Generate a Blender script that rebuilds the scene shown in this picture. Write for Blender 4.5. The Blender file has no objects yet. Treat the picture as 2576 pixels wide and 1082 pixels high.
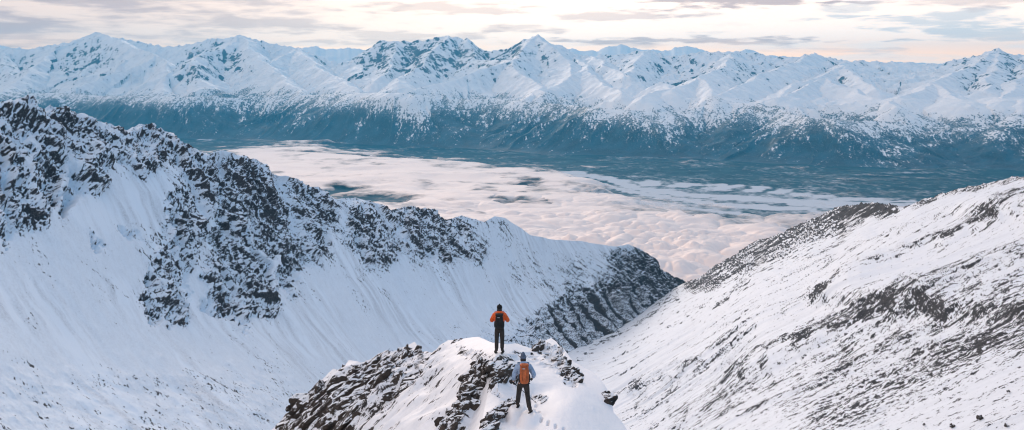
import bpy, math, random
import numpy as np

# ------------------------------------------------------------------ basics
# Survey frame: the camera stands at the origin looking along +Y, Z up, metres.
F, CX, HY = 2230.0, 1287.5, 183.0
D = bpy.data
scene = bpy.context.scene
coll = scene.collection
rng = np.random.default_rng(7)
random.seed(7)


def P(px, py, y):
    """A sight line (bearing, dip) and a distance -> a surveyed point."""
    return np.array([(px - CX) / F * y, y, -(py - HY) / F * y])


# ------------------------------------------------------------------ noise
_perm = np.random.default_rng(3).permutation(4096).astype(np.int64)
_ang = np.random.default_rng(5).random(4096) * 2 * np.pi
_gx, _gy = np.cos(_ang).astype(np.float32), np.sin(_ang).astype(np.float32)


def noise(x, y, seed=0):
    x = np.asarray(x, np.float64) + seed * 17.31
    y = np.asarray(y, np.float64) + seed * 9.77
    xi = np.floor(x).astype(np.int64); yi = np.floor(y).astype(np.int64)
    fx = (x - xi).astype(np.float32); fy = (y - yi).astype(np.float32)
    u = fx * fx * fx * (fx * (fx * 6 - 15) + 10); v = fy * fy * fy * (fy * (fy * 6 - 15) + 10)

    def g(ix, iy, dx, dy):
        h = _perm[(_perm[ix & 4095] + iy) & 4095]
        return _gx[h] * dx + _gy[h] * dy
    a = g(xi, yi, fx, fy); b = g(xi + 1, yi, fx - 1, fy)
    c = g(xi, yi + 1, fx, fy - 1); d = g(xi + 1, yi + 1, fx - 1, fy - 1)
    return ((a + (b - a) * u) * (1 - v) + (c + (d - c) * u) * v) * 1.5


def fbm(x, y, n=4, seed=0, gain=.5, lac=2.03):
    s = 0; a = 1.0; t = 0
    for i in range(n):
        s = s + a * noise(x, y, seed + i * 3.1); t += a
        a *= gain; x = x * lac; y = y * lac
    return s / t * 1.6


def ridged(x, y, n=4, seed=0, gain=.5, lac=2.07):
    s = 0; a = 1.0; w = 1.0; t = 0
    for i in range(n):
        r = 1 - np.abs(noise(x, y, seed + i * 5.3)) * 1.6
        r = np.clip(r, 0, 1) ** 2
        s = s + a * r * w; t += a
        w = np.clip(r * 1.6, 0, 1)
        a *= gain; x = x * lac; y = y * lac
    return s / t


def ss(a, b, x):
    t = np.clip((x - a) / (b - a), 0, 1)
    return t * t * (3 - 2 * t)


def cover(score, rho, gain=.55):
    """turn a zero-mean unit score into a patchy cover whose share is rho"""
    r = np.clip(rho, .002, .998)
    return .5 + (score - np.log((1 - r) / r) / 1.702) * gain


def unit(a, w=None):
    if w is None: return (a - a.mean()) / (a.std() + 1e-9)
    w = w / w.sum(); m = (a * w).sum(); v = ((a - m) ** 2 * w).sum()
    return (a - m) / (math.sqrt(v) + 1e-9)


def tps(pts, vals):
    pts = np.array(pts, float) / 1000; vals = np.array(vals, float)
    n = len(pts)
    r2 = ((pts[:, None] - pts[None]) ** 2).sum(-1)
    K = r2 * np.log(r2 + 1e-12) + np.eye(n) * 1e-5
    A = np.zeros((n + 3, n + 3)); A[:n, :n] = K
    A[:n, n] = 1; A[:n, n + 1:] = pts; A[n, :n] = 1; A[n + 1:, :n] = pts.T
    c = np.linalg.solve(A, np.r_[vals, 0, 0, 0])

    def f(x, y):
        x = np.asarray(x, float) / 1000; y = np.asarray(y, float) / 1000
        o = c[n] + c[n + 1] * x + c[n + 2] * y
        for i in range(n):
            q = (x - pts[i, 0]) ** 2 + (y - pts[i, 1]) ** 2
            o = o + c[i] * q * np.log(q + 1e-12)
        return o
    return f


# survey maps: polygons / strokes laid on the bearing-dip grid, read per vertex
MS, MX0, MY0, MW, MH = 5.0, -600.0, -50.0, 700, 420
_my, _mx = np.mgrid[0:MH, 0:MW]
_mx = _mx * MS + MX0; _my = _my * MS + MY0


def poly_map(pts, blur=3, val=1.0):
    pts = np.array(pts, float)
    ins = np.zeros(_mx.shape, bool)
    j = len(pts) - 1
    for i in range(len(pts)):
        xi, yi = pts[i]; xj, yj = pts[j]
        c = ((yi > _my) != (yj > _my)) & (_mx < (xj - xi) * (_my - yi) / (yj - yi + 1e-9) + xi)
        ins ^= c
        j = i
    return blur_map(ins.astype(float), blur) * val


def blur_map(m, k):
    if k <= 0: return m
    w = np.exp(-np.arange(-3 * k, 3 * k + 1) ** 2 / (2.0 * k * k)); w /= w.sum()
    m = np.apply_along_axis(lambda r: np.convolve(r, w, 'same'), 1, m)
    return np.apply_along_axis(lambda r: np.convolve(r, w, 'same'), 0, m)


def seg_dist(x, y, pts):
    best = None; pts = np.array(pts, float)
    for a, b in zip(pts[:-1], pts[1:]):
        d = b[:2] - a[:2]; L = (d * d).sum() + 1e-9
        t = np.clip(((x - a[0]) * d[0] + (y - a[1]) * d[1]) / L, 0, 1)
        q = np.hypot(x - a[0] - t * d[0], y - a[1] - t * d[1])
        r = (a[2] + (b[2] - a[2]) * t) if len(a) > 2 else 1.0
        q = q / r
        best = q if best is None else np.minimum(best, q)
    return best


def stroke_map(pts, val=1.0):
    """pts (px,py,radius); soft capsule chain."""
    return ss(1.5, .5, seg_dist(_mx, _my, pts)) * val


def maxmap(*ms):
    o = ms[0]
    for m in ms[1:]: o = np.maximum(o, m)
    return o


def samp(m, px, py):
    gx = np.clip((px - MX0) / MS, 0, MW - 1.001); gy = np.clip((py - MY0) / MS, 0, MH - 1.001)
    x = gx.astype(int); y = gy.astype(int); u = gx - x; v = gy - y
    return (m[y, x] * (1 - u) + m[y, x + 1] * u) * (1 - v) + (m[y + 1, x] * (1 - u) + m[y + 1, x + 1] * u) * v


# ------------------------------------------------------------------ mesh helpers
def grid_normals(X):
    du = np.gradient(X, axis=1); dv = np.gradient(X, axis=0)
    n = np.cross(du, dv)
    n /= np.linalg.norm(n, axis=2, keepdims=True) + 1e-12
    n[n[..., 2] < 0] *= -1
    return n


def link(o, parent=None):
    coll.objects.link(o)
    if parent is not None: o.parent = parent
    return o


def grid_mesh(name, X, attrs, mat, smooth=True):
    R, C = X.shape[:2]
    me = D.meshes.new(name)
    me.vertices.add(R * C)
    me.vertices.foreach_set('co', X.reshape(-1).astype(np.float32))
    i = np.arange(R * C).reshape(R, C)
    q = np.stack([i[:-1, :-1], i[:-1, 1:], i[1:, 1:], i[1:, :-1]], -1).reshape(-1, 4)
    # keep the upper side facing out
    a, b, c = X[0, 0], X[0, 1], X[1, 0]
    k = (R // 2, C // 2)
    nn = np.cross(X[k[0], k[1] + 1] - X[k], X[k[0] + 1, k[1]] - X[k])
    if nn[2] < 0: q = q[:, ::-1]
    me.loops.add(q.size); me.loops.foreach_set('vertex_index', q.reshape(-1).astype(np.int32))
    me.polygons.add(len(q)); me.polygons.foreach_set('loop_start', np.arange(0, q.size, 4, dtype=np.int32))
    me.update(calc_edges=True)
    me.polygons.foreach_set('use_smooth', np.full(len(q), smooth))
    for k, v in attrs.items():
        at = me.attributes.new(k, 'FLOAT', 'POINT')
        at.data.foreach_set('value', v.reshape(-1).astype(np.float32))
    me.materials.append(mat)
    me.update()
    return link(D.objects.new(name, me))


def raw_mesh(name, V, Fc, mat, parent=None, smooth=True):
    me = D.meshes.new(name)
    me.from_pydata([tuple(map(float, v)) for v in V], [], [tuple(map(int, f)) for f in Fc])
    me.polygons.foreach_set('use_smooth', [smooth] * len(me.polygons))
    me.materials.append(mat); me.update()
    return link(D.objects.new(name, me), parent)


def tag(o, label=None, cat=None, group=None, kind=None):
    for k, v in (('label', label), ('category', cat), ('group', group), ('kind', kind)):
        if v: o[k] = v
    return o


# ------------------------------------------------------------------ node helper
class NT:
    def __init__(s, tree): s.t = tree; s.n = tree.nodes; s.l = tree.links; s.n.clear()

    def add(s, typ, ins=None, **kw):
        nd = s.n.new(typ)
        for k, v in kw.items(): setattr(nd, k, v)
        for k, v in (ins or {}).items():
            sk = nd.inputs[k]
            if isinstance(v, bpy.types.NodeSocket): s.l.new(v, sk)
            else: sk.default_value = v
        return nd

    def math(s, op, a, b=0.0, c=0.0, clamp=False):
        return s.add('ShaderNodeMath', {0: a, 1: b, 2: c}, operation=op, use_clamp=clamp).outputs[0]

    def mr(s, v, a, b, c=0.0, d=1.0, smooth=True):
        return s.add('ShaderNodeMapRange', {0: v, 1: a, 2: b, 3: c, 4: d}, clamp=True,
                     interpolation_type='SMOOTHSTEP' if smooth else 'LINEAR').outputs[0]

    def mix(s, f, a, b, blend='MIX'):
        m = s.add('ShaderNodeMix', data_type='RGBA', blend_type=blend)
        for k, v in ((0, f), (6, a), (7, b)):
            if isinstance(v, bpy.types.NodeSocket): s.l.new(v, m.inputs[k])
            else: m.inputs[k].default_value = v if k == 0 else (*v, 1.0)
        return m.outputs[2]

    def noise(s, vec, scale, detail=4.0, rough=.55, dist=0.0):
        return s.add('ShaderNodeTexNoise', {'Vector': vec, 'Scale': scale, 'Detail': detail, 'Roughness': rough,
                                            'Distortion': dist}).outputs[0]

    def attr(s, n):
        return s.add('ShaderNodeAttribute', attribute_name=n).outputs['Fac']


def terrain_mat(name, scale, rock1, rock2, snow=(.84, .86, .89), forest=(.012, .046, .066), bump=.3, use_forest=False,
                edge=.16, nz=.5):
    m = D.materials.new(name); m.use_nodes = True
    n = NT(m.node_tree)
    co = n.add('ShaderNodeTexCoord').outputs['Object']
    n1 = n.noise(co, scale, 5.0, .65)
    n2 = n.noise(co, scale * .13, 4.0, .6)
    n3 = n.noise(co, scale * 2.7, 3.0, .6)
    r = n.attr('rock')
    f = n.math('ADD', r, n.math('MULTIPLY', n.math('SUBTRACT', n1, .5), nz))
    f = n.mr(f, .5 - edge, .5 + edge)
    rockc = n.mix(n.mr(n2, .35, .65), rock1, rock2)
    rockc = n.mix(n.mr(n3, .42, .78), rockc, (.15, .155, .17))
    dust = n.math('MULTIPLY', n.attr('dust'), n.mr(n1, .3, .7, .3, 1.3))
    snowc = n.mix(dust, n.mix(n2, snow, tuple(c * .96 for c in snow)), (.40, .43, .47))
    base = n.mix(f, snowc, rockc)
    if use_forest:
        fo = n.math('ADD', n.attr('forest'), n.math('MULTIPLY', n.math('SUBTRACT', n1, .5), 1.1))
        n4 = n.noise(co, scale * 1.7, 3.0, .7)
        fc = n.mix(n.mr(n2, .38, .62), tuple(c * .7 for c in forest), tuple(c * 1.5 for c in forest))
        # snow showing between the trees, more of it higher up
        fc = n.mix(n.math('MULTIPLY', n.mr(n4, .42, .74), n.mr(n.attr('forest'), .9, .55, .07, .75)), fc, (.62, .66, .70))
        base = n.mix(n.mr(fo, .36, .64), base, fc)
    hgt = n.math('ADD', n.math('MULTIPLY', n1, n.math('ADD', f, .22)), n.math('MULTIPLY', n3, .16))
    bp = n.add('ShaderNodeBump', {'Height': hgt, 'Strength': bump, 'Distance': 1.2 / scale})
    rough = n.mr(f, 0, 1, .55, .9)
    b = n.add('ShaderNodeBsdfPrincipled', {'Base Color': base, 'Roughness': rough, 'Normal': bp.outputs[0],
                                           'Specular IOR Level': .25})
    o = n.add('ShaderNodeOutputMaterial', {'Surface': b.outputs[0]})
    return m


def interp(x, pts):
    pts = np.array(pts, float)
    return np.interp(x, pts[:, 0], pts[:, 1])


# ================================================================== LEFT RIDGE
L_CREST = [(-350, 235), (-200, 250), (-60, 243), (0, 252), (60, 262), (110, 270), (132, 258), (160, 272), (200, 288),
           (240, 300), (262, 303), (285, 308), (300, 325), (320, 328), (345, 316), (380, 320), (420, 332), (450, 345),
           (480, 358), (500, 378), (530, 385), (560, 378), (600, 392), (640, 400), (680, 425), (740, 450), (800, 470),
           (825, 490), (850, 500), (880, 495), (910, 498), (950, 510), (985, 527), (1010, 520), (1040, 518),
           (1070, 525), (1100, 527), (1130, 550), (1160, 543), (1190, 552), (1215, 560), (1240, 546), (1270, 548),
           (1300, 565), (1340, 590), (1380, 602), (1440, 605), (1490, 612), (1550, 620), (1580, 614), (1610, 625),
           (1650, 655), (1690, 690), (1720, 712), (1780, 745), (1850, 790)]
L_CTRL = [(-350, 235, 800), (0, 252, 900), (300, 322, 1050), (500, 378, 1150), (640, 400, 1250), (850, 500, 1450),
          (1040, 518, 1600), (1240, 548, 1800), (1440, 605, 2080), (1580, 614, 2280), (1720, 712, 2500), (1850, 790, 2600),
          (-350, 950, 500), (0, 950, 610), (500, 930, 845), (800, 920, 1050), (1000, 900, 1268), (1240, 880, 1500),
          (1380, 900, 1610), (1440, 890, 1710), (1480, 872, 1800), (1560, 830, 1960), (1640, 770, 2190),
          (1750, 850, 2200), (0, 1082, 556), (500, 1082, 718), (1000, 1082, 1015), (1300, 1082, 1240), (1700, 1082, 1500),
          (0, 1320, 449), (500, 1320, 573), (1000, 1320, 810), (1500, 1320, 1040), (-350, 1320, 380)]
fL = tps([c[:2] for c in L_CTRL], [1000.0 / c[2] for c in L_CTRL])


def face_grid(crest, f, x0, x1, nx, bottom, nrow, pw=1.0):
    px = np.linspace(x0, x1, nx)
    top = interp(px, crest)
    v = np.linspace(0, 1, nrow) ** pw
    py = top[None] + (bottom - top)[None] * v[:, None]
    PX = np.broadcast_to(px[None], py.shape)
    w = np.maximum(f(PX, py), 1e-3)
    y = 1000.0 / w
    X = np.stack([(PX - CX) / F * y, y, -(py - HY) / F * y], -1)
    return PX.copy(), py, X


def add_back(X, steps, attrs, spread=.1):
    """far side of a crest: rows that fall away behind it. steps = (dy, dz)"""
    rows = []
    top = X[0]
    for k, (dy, dz) in enumerate(steps):
        r = top.copy()
        s = (top[:, 1] + dy) / top[:, 1]
        r[:, 0] = top[:, 0] * s; r[:, 1] += dy; r[:, 2] += dz
        a = min(dy * spread, 60)
        r[:, 2] += a * (fbm(r[:, 0] / (dy + 20), r[:, 1] / (dy + 20) + k, 4, 11))
        rows.append(r)
    B = np.stack(rows[::-1])
    X2 = np.concatenate([B, X], 0)
    at = {}
    for n_, v in attrs.items():
        at[n_] = np.concatenate([np.repeat(v[:1], len(steps), 0), v], 0)
    return X2, at


L_rock = maxmap(
    poly_map([(-400, 180), (0, 240), (140, 245), (300, 320), (330, 350), (325, 420), (290, 460), (255, 500), (200, 490),
              (170, 560), (120, 560), (60, 595), (0, 600), (-400, 620)], 3),
    poly_map([(300, 300), (400, 305), (520, 372), (545, 400), (490, 430), (440, 420), (400, 440), (350, 450), (325, 440), (310, 390)], 3, .85),
    poly_map([(520, 380), (640, 392), (760, 450), (830, 480), (848, 540), (840, 600), (805, 670), (745, 740), (690, 795),
              (625, 825), (560, 815), (512, 795), (505, 700), (520, 600), (505, 600), (488, 700), (482, 765), (455, 820),
              (400, 828), (362, 795), (350, 740), (372, 650), (410, 560), (430, 500), (470, 440)], 3),
    poly_map([(852, 495), (950, 505), (1040, 510), (1100, 520), (1150, 550), (1180, 545), (1235, 600), (1225, 655),
              (1150, 665), (1080, 655), (1000, 655), (940, 705), (900, 650), (850, 610)], 3),
    poly_map([(1215, 555), (1260, 545), (1300, 575), (1310, 600), (1240, 590)], 2, .7),
    poly_map([(1240, 630), (1330, 640), (1440, 640), (1560, 615), (1580, 700), (1480, 800), (1400, 790), (1330, 740)], 5, .62),
    poly_map([(1555, 608), (1640, 640), (1800, 730), (1760, 800), (1560, 860), (1450, 900), (1330, 895), (1210, 880),
              (1200, 850), (1330, 815), (1380, 760), (1500, 700)], 3, 1.0),
    stroke_map([(100, 620, 18), (90, 700, 14), (75, 800, 20)], .48),
    stroke_map([(225, 590, 14), (260, 640, 10)], .85), stroke_map([(320, 560, 20), (350, 610, 18)], .75),
    stroke_map([(20, 430, 40), (0, 590, 30)], .9),
    stroke_map([(480, 1000, 12), (560, 985, 18), (640, 990, 18), (760, 995, 12)], .8),
    stroke_map([(150, 1050, 14), (300, 1062, 16), (400, 1040, 18), (560, 1050, 14)], .72),
    stroke_map([(0, 960, 14), (60, 985, 14), (100, 1000, 10)], .7),
    stroke_map([(240, 930, 25), (330, 960, 25), (420, 1010, 25)], .6),
    stroke_map([(560, 820, 30), (640, 900, 20), (700, 960, 30)], .42),
    stroke_map([(1080, 850, 20), (1180, 850, 22), (1300, 800, 18)], .45),
    stroke_map([(900, 720, 12), (940, 700, 16)], .6),
)
L_chute = maxmap(stroke_map([(165, 320, 7), (175, 400, 9), (150, 480, 12), (140, 560, 9)]),
                 stroke_map([(60, 320, 8), (90, 380, 12), (70, 430, 8)]),
                 stroke_map([(260, 420, 12), (300, 450, 16), (285, 380, 7)]),
                 stroke_map([(545, 500, 8), (520, 590, 8), (495, 680, 8), (488, 780, 10)]),
                 stroke_map([(700, 640, 7), (690, 700, 14), (720, 780, 20)]),
                 stroke_map([(620, 560, 5), (650, 620, 7), (690, 660, 5)]),
                 stroke_map([(960, 520, 7), (985, 560, 8), (1040, 620, 8)]), stroke_map([(1130, 560, 6), (1180, 620, 8)]),
                 stroke_map([(860, 520, 8), (870, 600, 12)]), stroke_map([(1215, 575, 8), (1250, 620, 12)]))


def build_left_ridge():
    nx, nr = 1560, 640
    PX, PY, X = face_grid(L_CREST, fL, -350, 1850, nx, 1300, nr, 1.05)
    N = grid_normals(X)
    top = interp(PX, L_CREST)
    x, y = X[..., 0], X[..., 1]
    s = x * .53 + y * .85; q = x * .85 - y * .53 - X[..., 2] * .5
    wx = fbm(PX / 75, PY / 75, 4, 2, .6) * 34
    wy = fbm(PX / 75, PY / 75, 4, 4, .6) * 34
    rk = samp(blur_map(L_rock, 2), PX + wx, PY + wy * ss(0, 60, PY - top))
    ch = samp(L_chute, PX + wx * .5, PY + wy * .4) * np.clip(.72 + .5 * fbm(PX / 18, PY / 26, 3, 5), 0, 1) * .75
    rk = rk * (1 - .92 * ch)
    farspur = ss(1480, 1600, PX + (PY - 700) * .6) * ss(600, 640, PY)
    # broken rock: ribs and gullies that run with the fall line
    wv = fbm(s / 90, q / 90, 3, 6) * 22
    big = ridged((s + wv) / 85, q / 260, 3, 21) - .4
    med = ridged((s + wv * .6) / 30, (q + wv) / 62, 4, 31, .6) - .4
    fin = ridged((s + .35 * q) / 9.5, (q - .2 * s) / 17, 4, 41, .62) - .4
    amp = ss(.45, .9, rk) * ss(900, 840, PY)
    soft = fbm(s / 60, q / 200, 3, 51)
    d = amp * (20 * big + 13 * med + 3.6 * fin) + (1 - amp) * (1.6 * soft + .25 * fbm(s / 12, q / 45, 3, 52)) - 4 * ch * amp
    d += 4.0 * fbm(s / 130, q / 380, 2, 61) * (1 - amp)
    fan = ss(560, 900, PY) * (1 - amp)
    d += fan * .45 * fbm(s / 34, q / 240, 3, 71)
    crest_d = np.abs(PY - top)
    # crest teeth
    d += np.maximum(amp, .75 * ss(1240, 1180, PX)) * ss(30, 0, crest_d) * 7 * (ridged(s / 30, q / 40, 4, 81, .6) - .25)
    coul = ss(.58, .86, ridged((s + wv * .6) / 72, q / 620, 2, 141))
    d -= 5.5 * coul * amp
    ph = (s * .97 + q * .05 + wv * .45) / 54
    line = ss(.24, .10, np.abs(ph - np.floor(ph) - .5) + .05 * fbm(s / 14, q / 60, 3, 143))
    srt = ss(1320, 1400, PX) * ss(1680, 1600, PX) * ss(725, 775, PY + .25 * (PX - 1480)) * ss(.2, .5, rk)
    d -= 6 * line * srt
    mor = ss(890, 960, PY + wy) * ss(900, 700, PX)
    d += mor * (1.5 * fbm(s / 22, q / 30, 4, 145) + .9 * ridged(s / 12, q / 40, 3, 146))
    cl = ss(0, 70, 1300 - PY)
    X = X + N * (d * cl)[..., None]
    N2 = grid_normals(X)
    nz = N2[..., 2]
    n0 = fbm(s / 60, q / 110, 4, 90, .6)
    n1 = fbm(s / 7, (q + .3 * s) / 20, 4, 91, .6)
    n2 = fbm((s + q * .15) / 2.8, q / 8.5, 3, 95, .6)
    n3 = fbm(s / 1.7, q / 3.4, 2, 96, .6)
    led = fbm((q * .62 - s * .5) / 5.0, (q * .5 + s * .62) / 42, 4, 98, .6)
    score = unit(-.62 * unit(nz, rk + .02) + .16 * unit(n1) + .56 * unit(n2) + .55 * unit(n3) + .55 * unit(led), rk + .02)
    far = ss(1240, 1500, PX)
    rho = rk ** 1.3 * np.clip(.46 + .24 * n0, .2, .75) * (1 - .82 * coul * (1 - farspur))
    # scattered stones and faint lanes of debris on the open snow
    lane = fbm(s / 38, q / 260, 3, 111)
    open_ = .010 + .10 * ss(.05, .6, lane) * ss(480, 700, PY) + .06 * ss(900, 1000, PY) * ss(-.1, .5, n0) +   .26 * mor * ss(-.1, .5, fbm(s / 30, q / 60, 3, 147))
    stripe = ridged((s * .97 + q * .06) / 52, q / 1400, 2, 121)
    fs = farspur * ss(.2, .5, rk)
    rho = np.maximum(rho, open_) + fs * (.20 + .22 * ss(.5, .95, stripe))
    rho = np.maximum(rho, .62 * fs)
    rho = rho * (1 - srt) + srt * (.50 + .49 * line)
    rho = rho * (1 - .9 * ss(14, 0, crest_d) * ss(1290, 1330, PX) * ss(1545, 1520, PX))
    rock = cover(score, rho, .34)
    rock = rock * (1 - .65 * srt) + .65 * srt * (.47 + .55 * line)
    rock = rock * (1 - .3 * fs) + .3 * fs * .58
    strk = fbm((s + wv * .4) / 15, q / 210, 4, 131, .6); pat = fbm(s / 110, q / 160, 3, 132)
    dust = np.clip(.16 + .8 * strk * ss(-.25, .4, pat) + .10 * n2 + .10 * n1, 0, .6) * (1 - .5 * amp)
    rock = np.clip(rock, 0, 1) * (1 - ss(.5, .9, ch) * .9)
    forest = fs * 0
    X2, at = add_back(X, [(6, -4), (20, -18), (60, -60), (160, -160), (400, -360), (900, -700), (1500, -1150)],
                      {'rock': rock, 'dust': dust})
    mat = terrain_mat('snowy_ridge', .55, (.026, .024, .025), (.046, .038, .034), snow=(.78, .85, .92), nz=1.25, edge=.15)
    o = grid_mesh('mountain_ridge', X2, at, mat)
    tag(o, 'rocky snow covered mountain ridge falling from left into a wide snow bowl', 'mountain ridge', kind='structure')


# ================================================================== RIGHT SLOPE
R_CREST = [(1300, 960), (1380, 925), (1440, 880), (1480, 858), (1560, 815), (1640, 757), (1720, 712), (1760, 700),
           (1800, 668), (1850, 642), (1900, 606), (1930, 600), (1960, 590), (2010, 566), (2060, 545), (2110, 521),
           (2150, 516), (2200, 513), (2240, 518), (2268, 528), (2300, 520), (2330, 510), (2400, 490), (2440, 481),
           (2470, 480), (2500, 470), (2575, 462), (2650, 452), (2850, 420)]


def r_plane(px, py):
    return 158.0 / ((py - HY) / F + .577 * (px - CX) / F - .283)


R_CTRL = [(1720, 712, 2400), (1640, 770, 2170), (1560, 830, 1930), (1480, 872, 1760), (1440, 890, 1660), (1380, 930, 1500),
          (1380, 800, 2900)]
for c in [(1850, 642), (2010, 566), (2150, 515), (2575, 462), (2850, 420), (2575, 760), (2575, 1082), (2850, 760),
          (2050, 900), (1900, 1000), (1750, 900), (2300, 1000), (2850, 1300), (2200, 1300), (2300, 700)]:
    R_CTRL.append((*c, r_plane(*c)))
R_CTRL += [(1540, 1082, 900), (1500, 1300, 560)]
fR = tps([c[:2] for c in R_CTRL], [1000.0 / c[2] for c in R_CTRL])
RIB1 = [(2700, 500, 12), (2575, 550, 14), (2480, 590, 12), (2380, 630, 10), (2290, 665, 8), (2170, 735, 7), (2080, 775, 7)]
RIB2 = [(2700, 610, 30), (2575, 668, 24), (2460, 710, 26), (2340, 765, 28), (2240, 800, 20), (2120, 840, 14), (1950, 905, 8),
        (1830, 950, 6)]
RIB3 = [(2420, 560, 6), (2300, 610, 6), (2180, 650, 6), (2050, 700, 6), (1900, 770, 5), (1780, 840, 4)]
RIB4 = [(2060, 775, 6), (1900, 842, 6), (1760, 905, 6), (1600, 985, 6), (1530, 1015, 6)]
R_rock = maxmap(
    poly_map([(1700, 690), (1760, 685), (1900, 590), (2110, 500), (2240, 500), (2290, 520), (2240, 545), (2190, 560),
              (2140, 600), (2080, 600), (2000, 625), (1930, 660), (1880, 690), (1840, 700), (1780, 730), (1720, 740)], 2, .95),
    poly_map([(2090, 515), (2200, 500), (2285, 522), (2250, 550), (2190, 560), (2130, 575), (2060, 575)], 2, 1.25),
    poly_map([(2260, 500), (2400, 470), (2600, 440), (2700, 440), (2700, 470), (2575, 480), (2400, 510), (2280, 545)], 2, .75),
    stroke_map(RIB1, .88), stroke_map(RIB2, .85),
    stroke_map([(a, b, r * 1.6) for a, b, r in RIB3], .5), stroke_map([(a, b, r * 1.3) for a, b, r in RIB4], .6),
    stroke_map([(1700, 745, 10), (1600, 815, 8), (1470, 890, 8)], .6),
    stroke_map([(1930, 650, 18), (1860, 720, 14), (1800, 780, 10)], .62),
    stroke_map([(2120, 620, 16), (2040, 690, 14), (1960, 720, 10)], .55),
    poly_map([(2640, 690), (2500, 735), (2330, 800), (2150, 880), (1990, 960), (1900, 1040), (2050, 1060), (2240, 1010),
              (2360, 960), (2420, 900), (2470, 960), (2500, 870), (2640, 880)], 8, .92),
    poly_map([(1560, 1020), (1750, 960), (1900, 900), (1980, 930), (1900, 1000), (1750, 1100), (1560, 1100)], 8, .42),
    stroke_map([(2080, 1040, 60), (2200, 1020, 60)], .7),
)


def build_right_slope():
    nx, nr = 1160, 640
    PX, PY, X = face_grid(R_CREST, fR, 1300, 2850, nx, 1300, nr, 1.0)
    N = grid_normals(X)
    top = interp(PX, R_CREST)
    x, y = X[..., 0], X[..., 1]
    q = -x * .9 + y * .44; s = x * .44 + y * .9          # q runs down the slope
    wx = fbm(PX / 70, PY / 70, 3, 12) * 16; wy = fbm(PX / 70, PY / 70, 3, 14) * 12
    rk = samp(R_rock, PX + wx, PY + wy)
    amp = ss(.25, .85, rk)
    w = fbm(q / 120, s / 120, 3, 16) * 10
    big = ridged((s + w) / 70, q / 420, 3, 25) - .4
    med = ridged((s + w * .5) / 17, q / 46, 4, 35, .6) - .4
    fin = ridged((s + w * .3) / 5, q / 11, 4, 45, .62) - .4
    sm = fbm((s + w) / 26, q / 330, 4, 55)
    sc = np.clip(y / 900, .35, 1.6)
    d = sc * (amp * (3.6 * med + .9 * fin * ss(1300, 800, y)) + 5 * big * ss(0, 300, PY - top) + 1.6 * sm * (1 - amp * .5)
              + .35 * fbm(s / 7, q / 34, 3, 65))
    # the three long folds: a raised lip with a drop on the near side
    for rib, a, wd in ((RIB1, 11, 34), (RIB2, 13, 44), (RIB3, 6, 26), (RIB4, 7, 30)):
        rp = np.array(rib)
        order = np.argsort(rp[:, 0])
        ly = np.interp(PX, rp[order, 0], rp[order, 1])
        ends = ss(rp[order[0], 0] - 60, rp[order[0], 0] + 120, PX)
        t = (PY + wy * .5 - ly)
        prof = np.where(t > 0, np.exp(-(t / (wd * .8)) ** 2), np.exp(-(t / (wd * 2.6)) ** 2))
        d += a * prof * ends * np.clip(y / 700, .4, 2)
    d += amp * ss(22, 0, PY - top) * 4 * ridged(s / 40, q / 40, 3, 85)
    X = X + N * d[..., None]
    N2 = grid_normals(X); nz = N2[..., 2]
    n0 = fbm(s / 60, q / 160, 3, 92, .55)
    n1 = fbm(s / 6.5, q / 17, 4, 93, .6)
    fw = ss(800, 1500, y)
    n1 = n1 * (1 - fw) + fw * fbm(s / 30, q / 34, 4, 94, .6)
    n2 = fbm(s / 2.1, q / 3.8, 3, 97, .6) * (1 - fw) + fw * fbm(s / 10, q / 9, 3, 99, .6)
    n3 = fbm(s / .8, q / 1.9, 3, 98, .6)
    nearw = ss(900, 420, y)
    score = unit(-.45 * unit(nz, rk + .1) + .5 * unit(n1) + .6 * unit(n2) + (.15 + .55 * nearw) * unit(n3))
    lane = fbm(s / 24, q / 420, 4, 113, .6)
    rho = rk ** 1.3 * np.clip(.60 + .6 * n0 + .22 * ss(40, 10, PY - top), .1, .95)
    rho = np.maximum(rho, .05 + .22 * ss(-.15, .55, lane) * (1 - .8 * ss(2380, 2500, PX) * ss(900, 960, PY)))
    rock = np.clip(cover(score, rho, .36), 0, 1)
    strk = fbm((s + w * .4) / 9, q / 150, 4, 133, .6); pat = fbm(s / 90, q / 200, 3, 134)
    dust = np.clip(.08 + .30 * strk * ss(-.3, .4, pat) + .12 * n2 + .10 * n1, 0, .6)
    X2, at = add_back(X, [(6, -5), (25, -22), (80, -75), (250, -220), (600, -480), (1200, -800)], {'rock': rock, 'dust': dust})
    mat = terrain_mat('snowy_slope', 1.1, (.020, .020, .023), (.036, .032, .031), snow=(.81, .85, .90), nz=1.1, edge=.10)
    o = grid_mesh('snow_slope', X2, at, mat)
    tag(o, 'streaked snow slope rising to the right with dark rock bands along its folds', 'mountain slope', kind='structure')


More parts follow.
